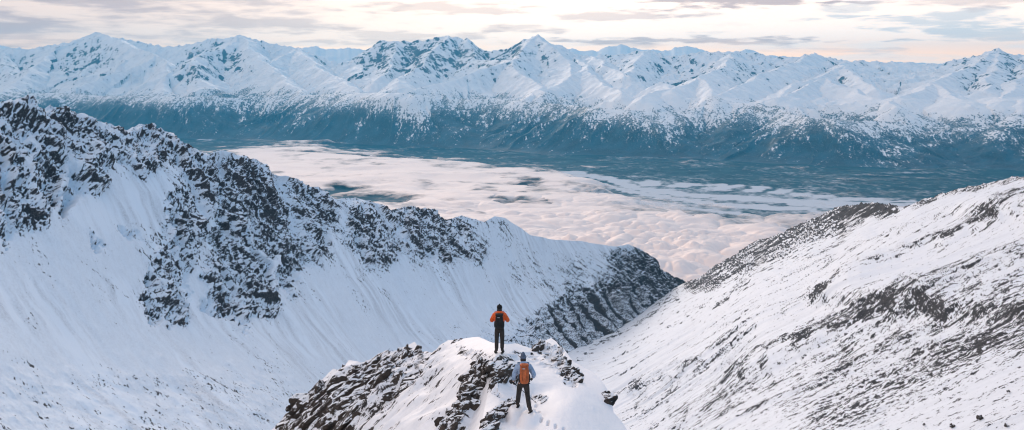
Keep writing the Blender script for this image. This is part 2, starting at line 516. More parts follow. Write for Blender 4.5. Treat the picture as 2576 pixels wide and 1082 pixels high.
# ================================================================== NEAR SUMMIT
S_CREST = [(300, 1700), (500, 1400), (600, 1210), (660, 1120), (700, 1076), (740, 1050), (765, 1010), (785, 982),
           (792, 962), (812, 958), (835, 932), (868, 926), (880, 914), (930, 908), (950, 892), (985, 897), (1003, 892), (1030, 876), (1046, 866), (1058, 876), (1085, 872), (1120, 858),
           (1180, 850), (1205, 850), (1240, 861), (1270, 866), (1300, 864), (1338, 880), (1352, 869), (1368, 858), (1386, 849), (1400, 860), (1414, 880),
           (1440, 908), (1465, 922), (1490, 936), (1510, 955), (1528, 985), (1536, 1010), (1545, 1035), (1560, 1052),
           (1582, 1084), (1640, 1160), (1760, 1340), (1900, 1650)]
S_CTRL = [(700, 1076, 46), (740, 1050, 46), (800, 966, 47), (880, 916, 47), (1000, 893, 45), (1120, 858, 42),
          (1205, 850, 39.5), (1300, 864, 38), (1400, 888, 37.5), (1465, 922, 35.5), (1528, 985, 32), (1582, 1084, 28.5),
          (1640, 1160, 26), (1255, 888, 32.6), (1316, 1027, 28.0), (1260, 1082, 25.9), (1420, 1082, 26.3),
          (1440, 1000, 29), (1400, 940, 32.5), (1100, 1000, 33.5), (1150, 930, 34.5), (1000, 960, 39.5), (1000, 1082, 33), (850, 1082, 38.5),
          (850, 1000, 42), (1100, 1082, 29), (1200, 1000, 29.6), (700, 1300, 32), (1287, 1700, 15), (600, 1700, 20),
          (1900, 1700, 17), (500, 1400, 36), (1280, 950, 30.4)]
fS = tps([c[:2] for c in S_CTRL], [1000.0 / c[2] for c in S_CTRL])


def S_at(px, py):
    y = 1000.0 / float(fS(px, py))
    return P(px, py, y)


S_rock = maxmap(
    poly_map([(690, 1090), (740, 1040), (790, 975), (860, 925), (900, 915), (960, 930), (1010, 960), (960, 1010),
              (900, 1060), (840, 1120), (700, 1200)], 2, .9),
    poly_map([(900, 900), (1000, 890), (1070, 870), (1110, 880), (1090, 930), (1040, 990), (980, 1060), (880, 1090),
              (880, 1000)], 5, .85),
    poly_map([(1050, 880), (1110, 890), (1150, 930), (1120, 1010), (1060, 1060), (1000, 1040)], 8, .66),
    stroke_map([(1160, 885, 14), (1260, 905, 12), (1330, 900, 16), (1400, 930, 10)], .6),
    poly_map([(1190, 905), (1260, 905), (1330, 950), (1300, 980), (1240, 950), (1200, 930)], 3, .55),
    stroke_map([(1225, 960, 14), (1290, 990, 8)], .55),
    stroke_map([(1360, 880, 12), (1400, 900, 18), (1430, 950, 14), (1450, 965, 8)], .72),
    stroke_map([(1330, 965, 6), (1365, 990, 6)], .6),
    stroke_map([(900, 1100, 30), (1010, 1090, 20)], .5),
    stroke_map([(1200, 930, 6), (1165, 1010, 12), (1125, 1082, 16)], .85),
    stroke_map([(1300, 1008, 5), (1240, 1020, 9), (1222, 1090, 12)], .85),
)
BANK1 = [(1120, 1100), (1160, 1040), (1190, 960), (1212, 918), (1250, 915), (1295, 935), (1330, 958)]
BANK2 = [(1222, 1100), (1232, 1045), (1255, 1014), (1290, 1008), (1310, 1016)]


def S_disp(PX, PY, X):
    x, y = X[..., 0], X[..., 1]
    a = (x * .8 + y * .6); b = (-x * .6 + y * .8)          # a: strike of the strata
    wx = fbm(x / 2.2, y / 2.2, 3, 7) * 9; wy = fbm(x / 2.2, y / 2.2, 3, 8) * 9
    rk = samp(S_rock, PX + wx, PY + wy)
    amp = ss(.3, .85, rk)
    med = ridged(b / 1.5, a / 3.4, 4, 33, .6) - .4
    fin = ridged(b / .42, a / 1.3, 4, 43, .6) - .4
    lump = ss(1190, 1080, PX) * (.34 * fbm(x / 2.8, y / 2.8, 3, 51) + .22 * ridged(b / 2.2, a / 5, 2, 52))
    d = amp * (.40 * med + .19 * fin) + lump + .10 * fbm(x / 5, y / 5, 3, 53) + .025 * fbm(x / .9, y / 1.6, 4, 54)
    # wind scoops inside the two rock banks
    for bank, dep in ((BANK1, .34), (BANK2, .24)):
        q = np.array(bank, float)
        t = seg_dist(PX + wx * .3, PY + wy * .3, bank)
        side = ss(0, 50, t) * ss(170, 60, t)
        inside = np.zeros_like(PX)
        by = np.interp(PX, *np.array(sorted(bank)).T)
        lf = ss(0, 16, PY - by) * ss(bank[0][0] - 5, bank[0][0] + 40, PX) * ss(bank[-1][0] + 90, bank[-1][0] - 30, PX)
        d -= dep * lf * ss(150, 20, PY - by)
    flat = maxmap_pts(PX, PY, [(1256, 888, 26), (1302, 1018, 22), (1331, 1036, 22)])
    d = d * (1 - flat * .85)
    # boot prints: between the two stances and back toward the viewer
    trail = np.array([(1262, 896), (1285, 925), (1330, 965), (1345, 1000), (1352, 1035), (1385, 1062), (1430, 1085), (1490, 1150), (1540, 1300)], float)
    sg = np.hypot(*np.diff(trail, axis=0).T); cu = np.r_[0, np.cumsum(sg)]
    pr = 0
    for k, t in enumerate(np.arange(4, cu[-1], 11.5)):
        cx_ = np.interp(t, cu, trail[:, 0]) + (5 if k % 2 else -5); cy_ = np.interp(t, cu, trail[:, 1])
        pr = np.maximum(pr, ss(1.5, .5, np.hypot((PX - cx_) / 3.6, (PY - cy_) / 3.0)))
    d = d - .12 * pr + .02 * fbm(x / .25, y / .25, 2, 57) * pr
    d *= ss(3, 9, y)
    return d, rk, amp, a, b


def maxmap_pts(PX, PY, pts):
    o = 0
    for a, b, r in pts:
        o = np.maximum(o, ss(1.6, .6, np.hypot(PX - a, (PY - b) * 1.3) / r))
    return o


def build_summit():
    nx, nr = 1150, 620
    crest = S_CREST
    px = np.concatenate([np.linspace(300, 660, 90)[:-1], np.linspace(660, 1620, 960)[:-1], np.linspace(1620, 1900, 100)])
    top = interp(px, crest)
    v = np.linspace(0, 1, nr) ** 1.7
    bottom = 2100.0
    PY = top[None] + (bottom - top)[None] * v[:, None]
    PX = np.broadcast_to(px[None], PY.shape).copy()
    y = 1000.0 / np.maximum(fS(PX, np.minimum(PY, 1700)), 1e-3)
    y = np.where(PY > 1700, y * (1700 - HY) / (PY - HY), y)
    X = np.stack([(PX - CX) / F * y, y, -(PY - HY) / F * y], -1)
    N = grid_normals(X)
    d, rk, amp, a, b = S_disp(PX, PY, X)
    X = X + N * d[..., None]
    N2 = grid_normals(X); nz = N2[..., 2]
    n0 = fbm(b / 2.6, a / 5.0, 3, 92, .55)
    n1 = fbm(b / .40, a / 1.15, 4, 93, .6)
    n2 = fbm(b / .10, a / .24, 3, 97, .6)
    score = unit(-.5 * unit(nz, rk + .02) + .6 * unit(n1) + .45 * unit(n2), rk + .02)
    rho = np.maximum(rk ** 1.5 * (.66 + .5 * n0), .006)
    rock = np.clip(cover(score, rho, .4), 0, 1)
    dust = np.clip(.05 + .22 * fbm(b / .5, a / 3.0, 4, 135, .6) + .10 * n2, 0, .5) * ss(.02, .3, samp(blur_map(S_rock, 6), PX, PY))
    X2, at = add_back(X, [(1, -1.2), (3, -5), (8, -16), (20, -40), (60, -110)], {'rock': rock, 'dust': dust}, .05)
    mat = terrain_mat('near_snow', 9.0, (.022, .018, .015), (.050, .038, .028), snow=(.88, .88, .90), nz=.9, edge=.10, bump=.45)
    o = grid_mesh('summit', X2, at, mat)
    tag(o, 'snow capped rocky summit where the two hikers stand', 'summit', kind='structure')


def ground_z(px, py):
    """displaced summit surface at one sight line"""
    PX = np.array([[px, px + .5], [px, px + .5]], float); PY = np.array([[py, py], [py + .5, py + .5]], float)
    y = 1000.0 / fS(PX, PY)
    X = np.stack([(PX - CX) / F * y, y, -(PY - HY) / F * y], -1)
    N = grid_normals(X)
    d = S_disp(PX, PY, X)[0]
    return (X + N * d[..., None])[0, 0]


# ================================================================== FAR RANGE
FOOT = [(-400, 19800), (0, 18800), (600, 17800), (1300, 15100), (2000, 13000), (2575, 11900), (2900, 11300)]
M_CREST = [(-400, 110), (-200, 95), (-60, 125), (40, 117), (80, 122), (120, 113), (160, 107), (200, 98), (225, 86),
           (240, 80), (255, 86), (290, 92), (330, 99), (370, 108), (420, 116), (470, 111), (520, 98), (560, 95), (600, 86),
           (630, 95), (680, 106), (740, 118), (800, 140), (870, 165), (903, 160), (915, 138), (930, 118), (960, 101),
           (1000, 100), (1040, 102), (1080, 98), (1120, 86), (1160, 95), (1190, 112), (1220, 127), (1280, 122),
           (1320, 101), (1355, 86), (1385, 108), (1410, 134), (1450, 140), (1500, 138), (1560, 136), (1620, 124),
           (1650, 130), (1700, 140), (1750, 130), (1800, 128), (1850, 127), (1900, 130), (1950, 145), (2000, 142),
           (2040, 132), (2060, 140), (2130, 155), (2200, 157), (2260, 158), (2300, 163), (2360, 168), (2400, 152),
           (2450, 140), (2480, 128), (2500, 120), (2530, 134), (2575, 138), (2650, 120), (2800, 100), (2950, 110)]
SPURS = [
    [(240, 80, 1), (300, 100, .8), (345, 118, .66), (395, 137, .55), (420, 180, .4), (405, 238, .22)],
    [(395, 137, .55), (330, 165, .45), (210, 215, .26), (120, 250, .12)],
    [(160, 107, 1), (90, 165, .6), (30, 215, .3), (0, 245, .15)],
    [(0, 118, 1.0), (20, 150, .8), (60, 200, .5)], [(-60, 120, .9), (0, 155, .65), (50, 200, .42)],
    [(475, 152, .5), (500, 175, .42), (520, 215, .3)], [(475, 152, .5), (455, 175, .42)],
    [(600, 86, 1), (560, 120, .8), (520, 130, .72), (475, 152, .55)],
    [(600, 86, 1), (660, 150, .62), (720, 205, .34), (760, 240, .18)],
    [(740, 118, 1), (800, 165, .66), (860, 200, .4), (900, 226, .24)],
    [(740, 118, 1), (700, 150, .75), (650, 175, .55)],
    [(915, 138, 1), (905, 160, .85), (930, 195, .6)], [(1000, 100, 1), (985, 150, .75), (960, 190, .5)],
    [(1120, 86, 1), (1090, 130, .8), (1040, 180, .55), (1000, 205, .4)],
    [(1160, 95, 1), (1200, 150, .8), (1290, 150, .62)],
    [(1355, 86, 1), (1310, 140, .75), (1290, 150, .62), (1180, 185, .42), (1080, 215, .28), (1010, 240, .14)],
    [(1290, 150, .62), (1330, 190, .44), (1370, 235, .24)],
    [(1355, 86, 1), (1420, 150, .74), (1440, 190, .5)],
    [(1450, 140, 1), (1470, 172, .6), (1410, 205, .42), (1330, 245, .22)],
    [(1470, 172, .6), (1500, 205, .42), (1570, 232, .26)], [(1500, 138, 1), (1520, 165, .7), (1580, 190, .5)],
    [(1620, 124, 1), (1600, 165, .7), (1560, 190, .5)],
    [(1850, 127, 1), (1830, 165, .7), (1750, 192, .5), (1690, 222, .34), (1620, 250, .18)],
    [(1750, 192, .5), (1790, 225, .34), (1820, 255, .2)], [(1650, 205, .42), (1700, 235, .28)],
    [(2040, 132, 1), (1960, 175, .7), (1900, 190, .58), (1850, 225, .36), (1800, 255, .22)],
    [(2130, 155, 1), (2114, 167, .8), (1992, 214, .5), (1934, 262, .26), (1860, 290, .12)],
    [(2114, 167, .8), (2150, 190, .6), (2200, 225, .4)],
    [(2079, 195, .5), (2010, 225, .36), (1950, 255, .24)], [(2079, 195, .5), (2159, 234, .34), (2243, 271, .18)],
    [(2500, 120, 1), (2430, 175, .72), (2345, 210, .52), (2270, 250, .3)],
    [(2345, 210, .52), (2400, 245, .36), (2440, 270, .22)], [(2500, 120, 1), (2500, 180, .7), (2480, 230, .44)],
    [(2575, 138, 1), (2575, 190, .66), (2540, 240, .4), (2500, 290, .2)],
    [(2800, 100, 1), (2700, 200, .6), (2600, 260, .35), (2540, 330, .1)],
    [(-200, 95, 1), (-120, 180, .5), (-60, 240, .2)],
]


def fyd(px, fr, depth=8000.0):
    return interp(px, FOOT) + fr * depth


def tents(x, y, lines, k, gully, seed):
    best = np.full(x.shape, -1e9); gs = np.zeros(x.shape); gd = np.zeros(x.shape)
    off = 0.0
    for ln in lines:
        for a, b in zip(ln[:-1], ln[1:]):
            dx, dy = b[0] - a[0], b[1] - a[1]
            Ls = math.hypot(dx, dy)
            t = np.clip(((x - a[0]) * dx + (y - a[1]) * dy) / (Ls * Ls), 0, 1)
            dist = np.hypot(x - a[0] - t * dx, y - a[1] - t * dy)
            h = a[2] + (b[2] - a[2]) * t - k * dist
            m = h > best
            best = np.where(m, h, best); gs = np.where(m, off + t * Ls, gs); gd = np.where(m, dist, gd)
            off += Ls
        off += 5000
    return best, gs, gd


def build_far_range():
    nx, nr = 1560, 640
    px = np.linspace(-400, 2900, nx)
    foot = interp(px, FOOT)
    v = np.linspace(0, 1, nr)
    # row spacing tightens where the slopes are seen most
    y = foot[None] - 900 + (11500 * (v ** 1.15))[:, None]
    x = (px[None] - CX) / F * y
    PX = np.broadcast_to(px[None], y.shape)
    wx = fbm(x / 1500, y / 1500, 4, 201) * 260; wy = fbm(x / 1500, y / 1500, 4, 202) * 260
    xs, ys = x + wx * .8, y + wy * .8

    def L3(l):
        return [tuple(P(a, b, fyd(a, c))) for a, b, c in l]
    crest = [(a, b, 1.0) for a, b in M_CREST]
    spur = [L3(s_) for s_ in SPURS]
    hc, sc_, dc = tents(xs, ys, [L3(crest)], .62, 0, 1)
    # keep crest silhouette true: unwarped near the crest
    hc0, _, dc0 = tents(x, y, [L3(crest)], .62, 0, 1)
    hs, s2, d2 = tents(xs, ys, spur, .50, 0, 2)
    tl = [(a, interp(a, [(-400, 240), (0, 236), (300, 240), (700, 246), (900, 232), (1000, 232), (1150, 250), (1400, 262),
                          (1700, 285), (1850, 262), (2000, 290), (2200, 305), (2400, 325), (2575, 350), (2900, 400)]), .13 + .07 * math.sin(a / 90.0))
          for a in range(-400, 2901, 60)]
    hb, s3, d3 = tents(xs, ys, [L3(tl)], .44, 0, 3)
    h = np.maximum(np.maximum(hs, hb), np.where(dc0 < 500, np.maximum(hc0, hc - 400), hc))
    own = (hs > hb) & (hs > hc)
    gs = np.where(own, s2, np.where(hb > hc, s3, sc_)); gd = np.where(own, d2, np.where(hb > hc, d3, dc0))
    valley = -1300.0
    # fill cirques and side valleys
    fr = (y - foot[None]) / 8000
    fill = valley + 820 * ss(-.05, .28, fr) + 650 * ss(.3, 1.1, fr)
    kk = 90.0
    h = np.maximum(h, fill) + kk * np.exp(-((h - fill) / (2 * kk)) ** 2) * .6
    env = ss(20, 900, gd)
    g = ridged((gs + wx * .5) / 520, gd / 2100, 4, 211, .55)
    high = ss(-700, 0, h)
    h = h - env * (1 - g) * 230 * (1 - .45 * ss(-500, 100, h)) * (.35 + .65 * ss(-1200, -500, h))
    h += (ridged((x + wx) / 900, (y + wy) / 900, 5, 221, .55) - .4) * (95 * high + 30) * ss(0, 500, gd)
    h += fbm(x / 160, y / 160, 3, 231, .6) * (9 + 5 * high)
    h += ss(260, 0, dc0) * (ridged(x / 300, y / 300, 4, 241) - .45) * 70
    edge = ss(-.09, .03, fr)
    h = valley - 12 + (h - valley) * edge
    h = np.where(h < valley - 12, valley - 12, h)
    X = np.stack([x, y, h], -1)
    N = grid_normals(X); nz = N[..., 2]
    PYi = HY - h / y * F
    # trees: below the tree line, thinning upward, streaks of snow down the gullies
    zt = -500 - 190 * ss(600, 2300, PX) + fbm(x / 1400, y / 1400, 3, 251) * 150
    st = fbm((gs + wx) / 150, (gd + h) / 420, 4, 261, .62)
    sp = fbm(x / 75, y / 150, 4, 262, .65)
    below = (zt - h)
    sp2 = fbm(x / 30, y / 50, 3, 263, .65)
    score = unit(.75 * unit(st) + .55 * unit(sp) + .7 * unit(sp2))
    rho = .95 * ss(-170, 330, below) ** .8 + .042 * ss(200, 650, below)
    fo = cover(score, rho, .22)
    fo = np.where(below < -260, 0, np.clip(fo, 0, 1))
    fo = np.minimum(fo, .55 + .45 * ss(0, 520, below))
    # glades and a lift-line clearing
    gl = stroke_map([(893, 312, 2.6), (912, 313, 2.6)], .55) + stroke_map([(902, 316, 1.6), (900, 332, 1.6), (894, 352, 1.6)], .45)
    fo = fo - samp(gl, PX, PYi)
    # bare rock on steep high faces
    cr = maxmap(poly_map([(905, 130), (960, 95), (1060, 100), (1130, 85), (1220, 130), (1290, 125), (1330, 110),
                          (1400, 140), (1300, 150), (1200, 165), (1080, 185), (1000, 200), (900, 170)], 3, 1.0),
                poly_map([(160, 140), (240, 120), (290, 130), (250, 175), (150, 200)], 4, .8),
                poly_map([(480, 130), (540, 110), (620, 150), (600, 180), (520, 175)], 4, .85),
                poly_map([(455, 150), (490, 150), (530, 220), (480, 215), (450, 185)], 3, .95),
                poly_map([(2380, 150), (2500, 115), (2600, 150), (2600, 260), (2480, 270), (2400, 220)], 5, .72),
                poly_map([(1500, 140), (2000, 140), (2060, 160), (1900, 200), (1500, 190)], 6, .45),
                poly_map([(2060, 150), (2200, 170), (2190, 220), (2100, 200)], 6, .6),
                poly_map([(-100, 130), (40, 150), (100, 200), (60, 220), (-100, 260)], 6, .7))
    rk = samp(cr, PX, PYi)
    n1 = fbm(x / 260, y / 260, 4, 271, .6); n2 = fbm(x / 60, y / 60, 3, 272, .6)
    n3 = fbm((x + y * .4) / 130, (y - h) / 260, 4, 273, .6)
    hw = high * (.3 + rk)
    score = unit(-.75 * unit(nz, hw) + .3 * unit(n1) + .45 * unit(n2) + .5 * unit(n3), hw)
    rho = .003 + .012 * high * ss(500, 60, gd) + rk ** 1.3 * (.28 + .3 * n1)
    rock = np.clip(cover(score, rho, .33), 0, 1) * high
    dust = np.clip(.12 + .35 * fbm((gs + wx) / 90, gd / 500, 4, 281, .6) + .25 * n3, 0, .6) * high
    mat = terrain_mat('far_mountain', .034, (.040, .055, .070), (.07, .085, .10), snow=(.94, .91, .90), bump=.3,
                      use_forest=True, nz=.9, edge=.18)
    o = grid_mesh('mountain_range', X, {'rock': rock, 'forest': np.clip(fo, 0, 1), 'dust': dust}, mat)
    tag(o, 'long snowy mountain range across the valley with dark forest on its lower slopes', 'mountain range', kind='structure')


def build_back_peaks():
    """paler peaks beyond the main range, seen through its gaps"""
    nx, nr = 1000, 200
    px = np.linspace(-500, 3100, nx)
    crest = [(-500, 100), (-100, 110), (0, 112), (40, 122), (200, 150), (740, 140), (760, 120), (790, 118), (820, 122),
             (850, 124), (880, 118), (910, 126), (1000, 140), (1220, 140), (1380, 140), (1400, 128), (1440, 122), (1470, 128),
             (1500, 128), (1530, 118), (1560, 112), (1590, 120), (1620, 126), (1680, 126), (1720, 116), (1760, 122),
             (1800, 140), (1880, 124), (1920, 138), (2100, 152), (2400, 160), (3100, 130)]
    top = interp(px, crest) + fbm(px / 22, px * 0, 4, 301) * 4
    yy = np.linspace(-5500, 5000, nr)
    Y = 34000 + yy[:, None] + 0 * px[None]
    x = (px[None] - CX) / F * Y
    zc = -(top - HY) / F * 34000
    dd = np.abs(yy)[:, None]
    h = zc[None] - dd * .42 + (ridged(x / 1500, Y / 1500, 5, 311) - .5) * 420 * ss(100, 2500, dd)
    h = np.maximum(h, -1300)
    X = np.stack([x, Y, h], -1)
    nz = grid_normals(X)[..., 2]
    rock = np.clip(.5 + (.66 - nz) * 2 + .3 * fbm(x / 300, Y / 300, 3, 312) - .3, 0, .8)
    mat = D.materials['far_mountain']
    o = grid_mesh('distant_mountains', X, {'rock': rock, 'forest': rock * 0}, mat)
    tag(o, 'pale row of distant peaks beyond the main range', 'mountains', kind='structure')


# ================================================================== VALLEY FLOOR
def build_valley():
    xs = np.concatenate([np.linspace(-44000, -9500, 30)[:-1], np.linspace(-9500, 9500, 900), np.linspace(9500, 44000, 30)[1:]])
    ys = np.concatenate([np.linspace(-30000, 2500, 14)[:-1], np.linspace(2500, 19500, 900), np.linspace(19500, 44000, 30)[1:]])
    x, y = np.meshgrid(xs, ys)
    yc = np.maximum(y, 500)
    PX = CX + x / yc * F; PY = HY + 1300.0 / yc * F
    h = -1300 + fbm(x / 2600, y / 1300, 4, 401) * 14 * ss(2500, 4000, y)
    ins = (y > 2400) & (y < 20000)
    # flat woods, snowy meadows, fields in strips
    a = fbm(x / 900, (y - .2 * x) / 700, 5, 411, .6); b = fbm(x / 130, y / 230, 4, 412, .65)
    cells = fbm(x / 60, y / 60, 2, 413)
    wood = .80 + .30 * a + .30 * b + .16 * cells
    px_w = PX + fbm(x / 900, y / 400, 3, 421) * 10; py_w = PY + fbm(x / 500, y / 500, 3, 422) * 3
    # braided river, frozen and snow covered
    br = maxmap(
        stroke_map([(1240, 430, 1.6), (1380, 434, 2), (1460, 438, 4), (1530, 448, 5), (1570, 463, 5), (1620, 478, 4), (1760, 493, 4), (1900, 503, 4), (2120, 511, 4)], 1),
        stroke_map([(1440, 452, 2), (1520, 465, 2), (1600, 486, 3), (1700, 500, 2), (1850, 520, 3), (2050, 528, 2)], 1),
        stroke_map([(1600, 462, 1.6), (1700, 470, 1.5), (1900, 480, 1.5), (2120, 500, 2.5), (2300, 505, 3)], .9),
        stroke_map([(1560, 455, 1.6), (1680, 463, 1.4), (1850, 470, 1.6), (2000, 482, 1.6)], .8),
        stroke_map([(1480, 476, 2), (1560, 500, 2.5), (1700, 522, 3), (1880, 540, 2)], .8),
        stroke_map([(1980, 512, 4), (2120, 514, 8), (2240, 520, 7), (2330, 515, 3)], .9),
        stroke_map([(1780, 464, 2.5), (1830, 466, 2.5)], .9), stroke_map([(1620, 355, 1.6), (1750, 357, 1.6), (1860, 354, 1.4)], .9),
        stroke_map([(500, 350, 1.6), (620, 346, 1.6), (700, 349, 1.3)], .7))
    strand = samp(br, px_w, py_w) * (.75 + .7 * fbm(x / 300, y / 90, 4, 431, .6))
    wood = wood - 1.9 * strand
    plain = samp(poly_map([(1380, 440), (1560, 450), (1900, 480), (2350, 500), (2300, 560), (2000, 570), (1600, 540), (1400, 470)], 3), PX, PY)
    wood = wood - plain * (.34 + .16 * np.clip(fbm(x / 1100, (y + .35 * x) / 260, 4, 432, .6), -.3, 1))
    wood = np.where(ins, wood, .9)
    X = np.stack([x, y, h], -1)
    m = D.materials.new('valley'); m.use_nodes = True
    n = NT(m.node_tree)
    co = n.add('ShaderNodeTexCoord').outputs['Object']
    n1 = n.noise(co, .02, 6.0, .7); n2 = n.noise(co, .004, 4.0, .6)
    f = n.mr(n.math('ADD', n.attr('wood'), n.math('MULTIPLY', n.math('SUBTRACT', n1, .5), .8)), .08, .78)
    fc = n.mix(n.mr(n2, .35, .65), (.014, .052, .068), (.034, .09, .105))
    c = n.mix(f, (.62, .62, .64), fc)
    b_ = n.add('ShaderNodeBsdfPrincipled', {'Base Color': c, 'Roughness': .9, 'Specular IOR Level': .1})
    n.add('ShaderNodeOutputMaterial', {'Surface': b_.outputs[0]})
    o = grid_mesh('ground', X, {'wood': np.clip(wood, 0, 1.2)}, m)
    tag(o, 'dark wooded valley floor with pale braided river channels', 'valley floor', kind='structure')


# ================================================================== SEA OF CLOUD
def build_cloud_sea():
    nx, nr = 1300, 760
    px = np.linspace(380, 2480, nx); py = np.linspace(338, 860, nr)
    PX, PY = np.meshgrid(px, py)
    z0 = -1190.0
    y = -z0 / (PY - HY) * F
    x = (PX - CX) / F * y
    w1 = fbm(x / 900, y / 500, 4, 501) ; w2 = fbm(x / 1500, y / 450, 4, 502)
    cov_m = maxmap(
        poly_map([(540, 372), (640, 360), (720, 352), (812, 349), (820, 362), (900, 376), (1040, 382), (1200, 396), (1330, 412),
                  (1440, 432), (1500, 452), (1560, 490), (1700, 520), (1850, 548), (2020, 580), (2150, 560), (2150, 700),
                  (1700, 800), (1200, 700), (900, 600), (600, 480)], 3),
        poly_map([(1500, 470), (1800, 500), (2200, 512), (2330, 514), (2300, 545), (2000, 590), (1700, 560)], 2.2, .42),
        poly_map([(380, 372), (560, 372), (620, 400), (600, 480), (380, 420)], 2, 1))
    holes = maxmap(
        poly_map([(770, 448), (850, 450), (930, 462), (1000, 470), (1060, 488), (1040, 505), (960, 500), (860, 505), (780, 480)], 2, 1.0),
        stroke_map([(1230, 482, 3), (1290, 486, 4), (1370, 490, 3)], .7), stroke_map([(1270, 494, 2), (1370, 500, 3)], .7), stroke_map([(1160, 452, 2), (1270, 458, 3), (1330, 470, 2)], .6),
        stroke_map([(940, 385, 4), (1000, 392, 3)], .6), stroke_map([(1290, 440, 3), (1460, 462, 4), (1500, 470, 4)], .6),
        stroke_map([(1480, 520, 4), (1580, 530, 3)], .35), stroke_map([(1140, 515, 3), (1220, 520, 3)], .4),
        stroke_map([(900, 375, 3), (1080, 388, 3)], .5))
    wx = w1 * 60; wy = w2 * 9
    cov = samp(cov_m, PX + wx, PY + wy) - samp(holes, PX + wx, PY + wy) * .75
    thin = fbm(x / 800, (y + .25 * x) / 620, 5, 511, .62)
    thin2 = fbm(x / 300, y / 260, 4, 512, .6)
    solid = ss(480, 600, PY)
    alpha = cov * (1.30 + .4 * solid) + (thin * .75 + thin2 * .42) * (1 - .8 * solid) - .20
    near = ss(430, 650, PY)
    bill = np.sqrt(np.abs(fbm(x / 620, y / 520, 2, 521, .5)) + .02)
    bill2 = np.sqrt(np.abs(fbm((x + 90 * w1) / 210, y / 180, 2, 522, .5)) + .02)
    bill3 = np.sqrt(np.abs(fbm(x / 80, y / 70, 2, 524, .5)) + .02)
    puff = bill * (10 + 85 * near) + bill2 * (3 + 36 * near) * (.35 + 1.3 * ss(-.4, .5, w2)) + bill3 * 13 * near ** 2 * ss(-.3, .4, w1) + fbm(x / 1800, y / 900, 3, 523) * 45
    sink = ss(.75, .15, cov) * 60
    h = z0 + puff - 60 - sink
    X = np.stack([x, y, h], -1)
    m = D.materials.new('cloud_top'); m.use_nodes = True
    n = NT(m.node_tree)
    co = n.add('ShaderNodeTexCoord').outputs['Object']
    mp = n.add('ShaderNodeMapping', {'Vector': co, 'Scale': (1, 1.4, 1)}).outputs[0]
    n1 = n.noise(mp, .006, 6.0, .62, .4)
    al = n.attr('alpha')
    a = n.mr(n.math('ADD', al, n.math('MULTIPLY', n.math('SUBTRACT', n1, .5), n.mr(al, .2, 1.2, 1.2, .15))), -.05, 1.05)
    d1 = n.add('ShaderNodeBsdfDiffuse', {'Color': (1.0, .82, .74, 1), 'Roughness': .6})  # white cloud tinted warm: sun glow put into this colour and the gloss
    d2 = n.add('ShaderNodeBsdfTranslucent', {'Color': (.97, .92, .90, 1)})
    mx = n.add('ShaderNodeMixShader', {0: .06, 1: d1.outputs[0], 2: d2.outputs[0]})
    tr = n.add('ShaderNodeBsdfTransparent')
    gl = n.add('ShaderNodeBsdfGlossy', {'Color': (1.0, .90, .83, 1), 'Roughness': .7})
    mx = n.add('ShaderNodeMixShader', {0: .5, 1: mx.outputs[0], 2: gl.outputs[0]})
    m2 = n.add('ShaderNodeMixShader', {0: a, 1: tr.outputs[0], 2: mx.outputs[0]})
    n.add('ShaderNodeOutputMaterial', {'Surface': m2.outputs[0]})
    o = grid_mesh('clouds', X, {'alpha': np.clip(alpha, 0, 1.3)}, m)
    tag(o, 'low bank of pinkish cloud filling the valley behind the ridges', 'low cloud', kind='stuff')


# ================================================================== ROCKS
def ico(sub):
    t = (1 + 5 ** .5) / 2
    V = [(-1, t, 0), (1, t, 0), (-1, -t, 0), (1, -t, 0), (0, -1, t), (0, 1, t), (0, -1, -t), (0, 1, -t), (t, 0, -1), (t, 0, 1),
         (-t, 0, -1), (-t, 0, 1)]
    Fc = [(0, 11, 5), (0, 5, 1), (0, 1, 7), (0, 7, 10), (0, 10, 11), (1, 5, 9), (5, 11, 4), (11, 10, 2), (10, 7, 6), (7, 1, 8),
          (3, 9, 4), (3, 4, 2), (3, 2, 6), (3, 6, 8), (3, 8, 9), (4, 9, 5), (2, 4, 11), (6, 2, 10), (8, 6, 7), (9, 8, 1)]
    V = [np.array(v) / np.linalg.norm(v) for v in V]
    for _ in range(sub):
        mid = {}; N = []
        def m(a, b):
            k = (min(a, b), max(a, b))
            if k not in mid:
                v = V[a] + V[b]; V.append(v / np.linalg.norm(v)); mid[k] = len(V) - 1
            return mid[k]
        for a, b, c in Fc:
            x, y, z = m(a, b), m(b, c), m(c, a)
            N += [(a, x, z), (b, y, x), (c, z, y), (x, y, z)]
        Fc = N
    return np.array(V), np.array(Fc)


ICO3 = ico(3); ICO2 = ico(2)


def block(size, rot, r, base=ICO2):
    """an angular stone: a ball cut by random planes, then stretched"""
    V, Fc = base
    n = r.normal(size=(11, 3)); n /= np.linalg.norm(n, axis=1, keepdims=True)
    h = r.uniform(.55, .95, 11)
    dots = V @ n.T
    rad = np.min(np.where(dots > .05, h / np.maximum(dots, .05), 9), axis=1)
    rad = np.minimum(rad, 1.25)
    rad = rad * (1 + .07 * noise(V[:, 0] * 3 + r.random() * 50, V[:, 1] * 3 + V[:, 2] * 2))
    W = V * rad[:, None] * np.array(size)
    return W @ rot.T, Fc


def rotm(z, x=0.0, y=0.0):
    cz, sz, cx, sx, cy, sy = math.cos(z), math.sin(z), math.cos(x), math.sin(x), math.cos(y), math.sin(y)
    Rz = np.array([[cz, -sz, 0], [sz, cz, 0], [0, 0, 1]]); Rx = np.array([[1, 0, 0], [0, cx, -sx], [0, sx, cx]])
    Ry = np.array([[cy, 0, sy], [0, 1, 0], [-sy, 0, cy]])
    return Rz @ Ry @ Rx


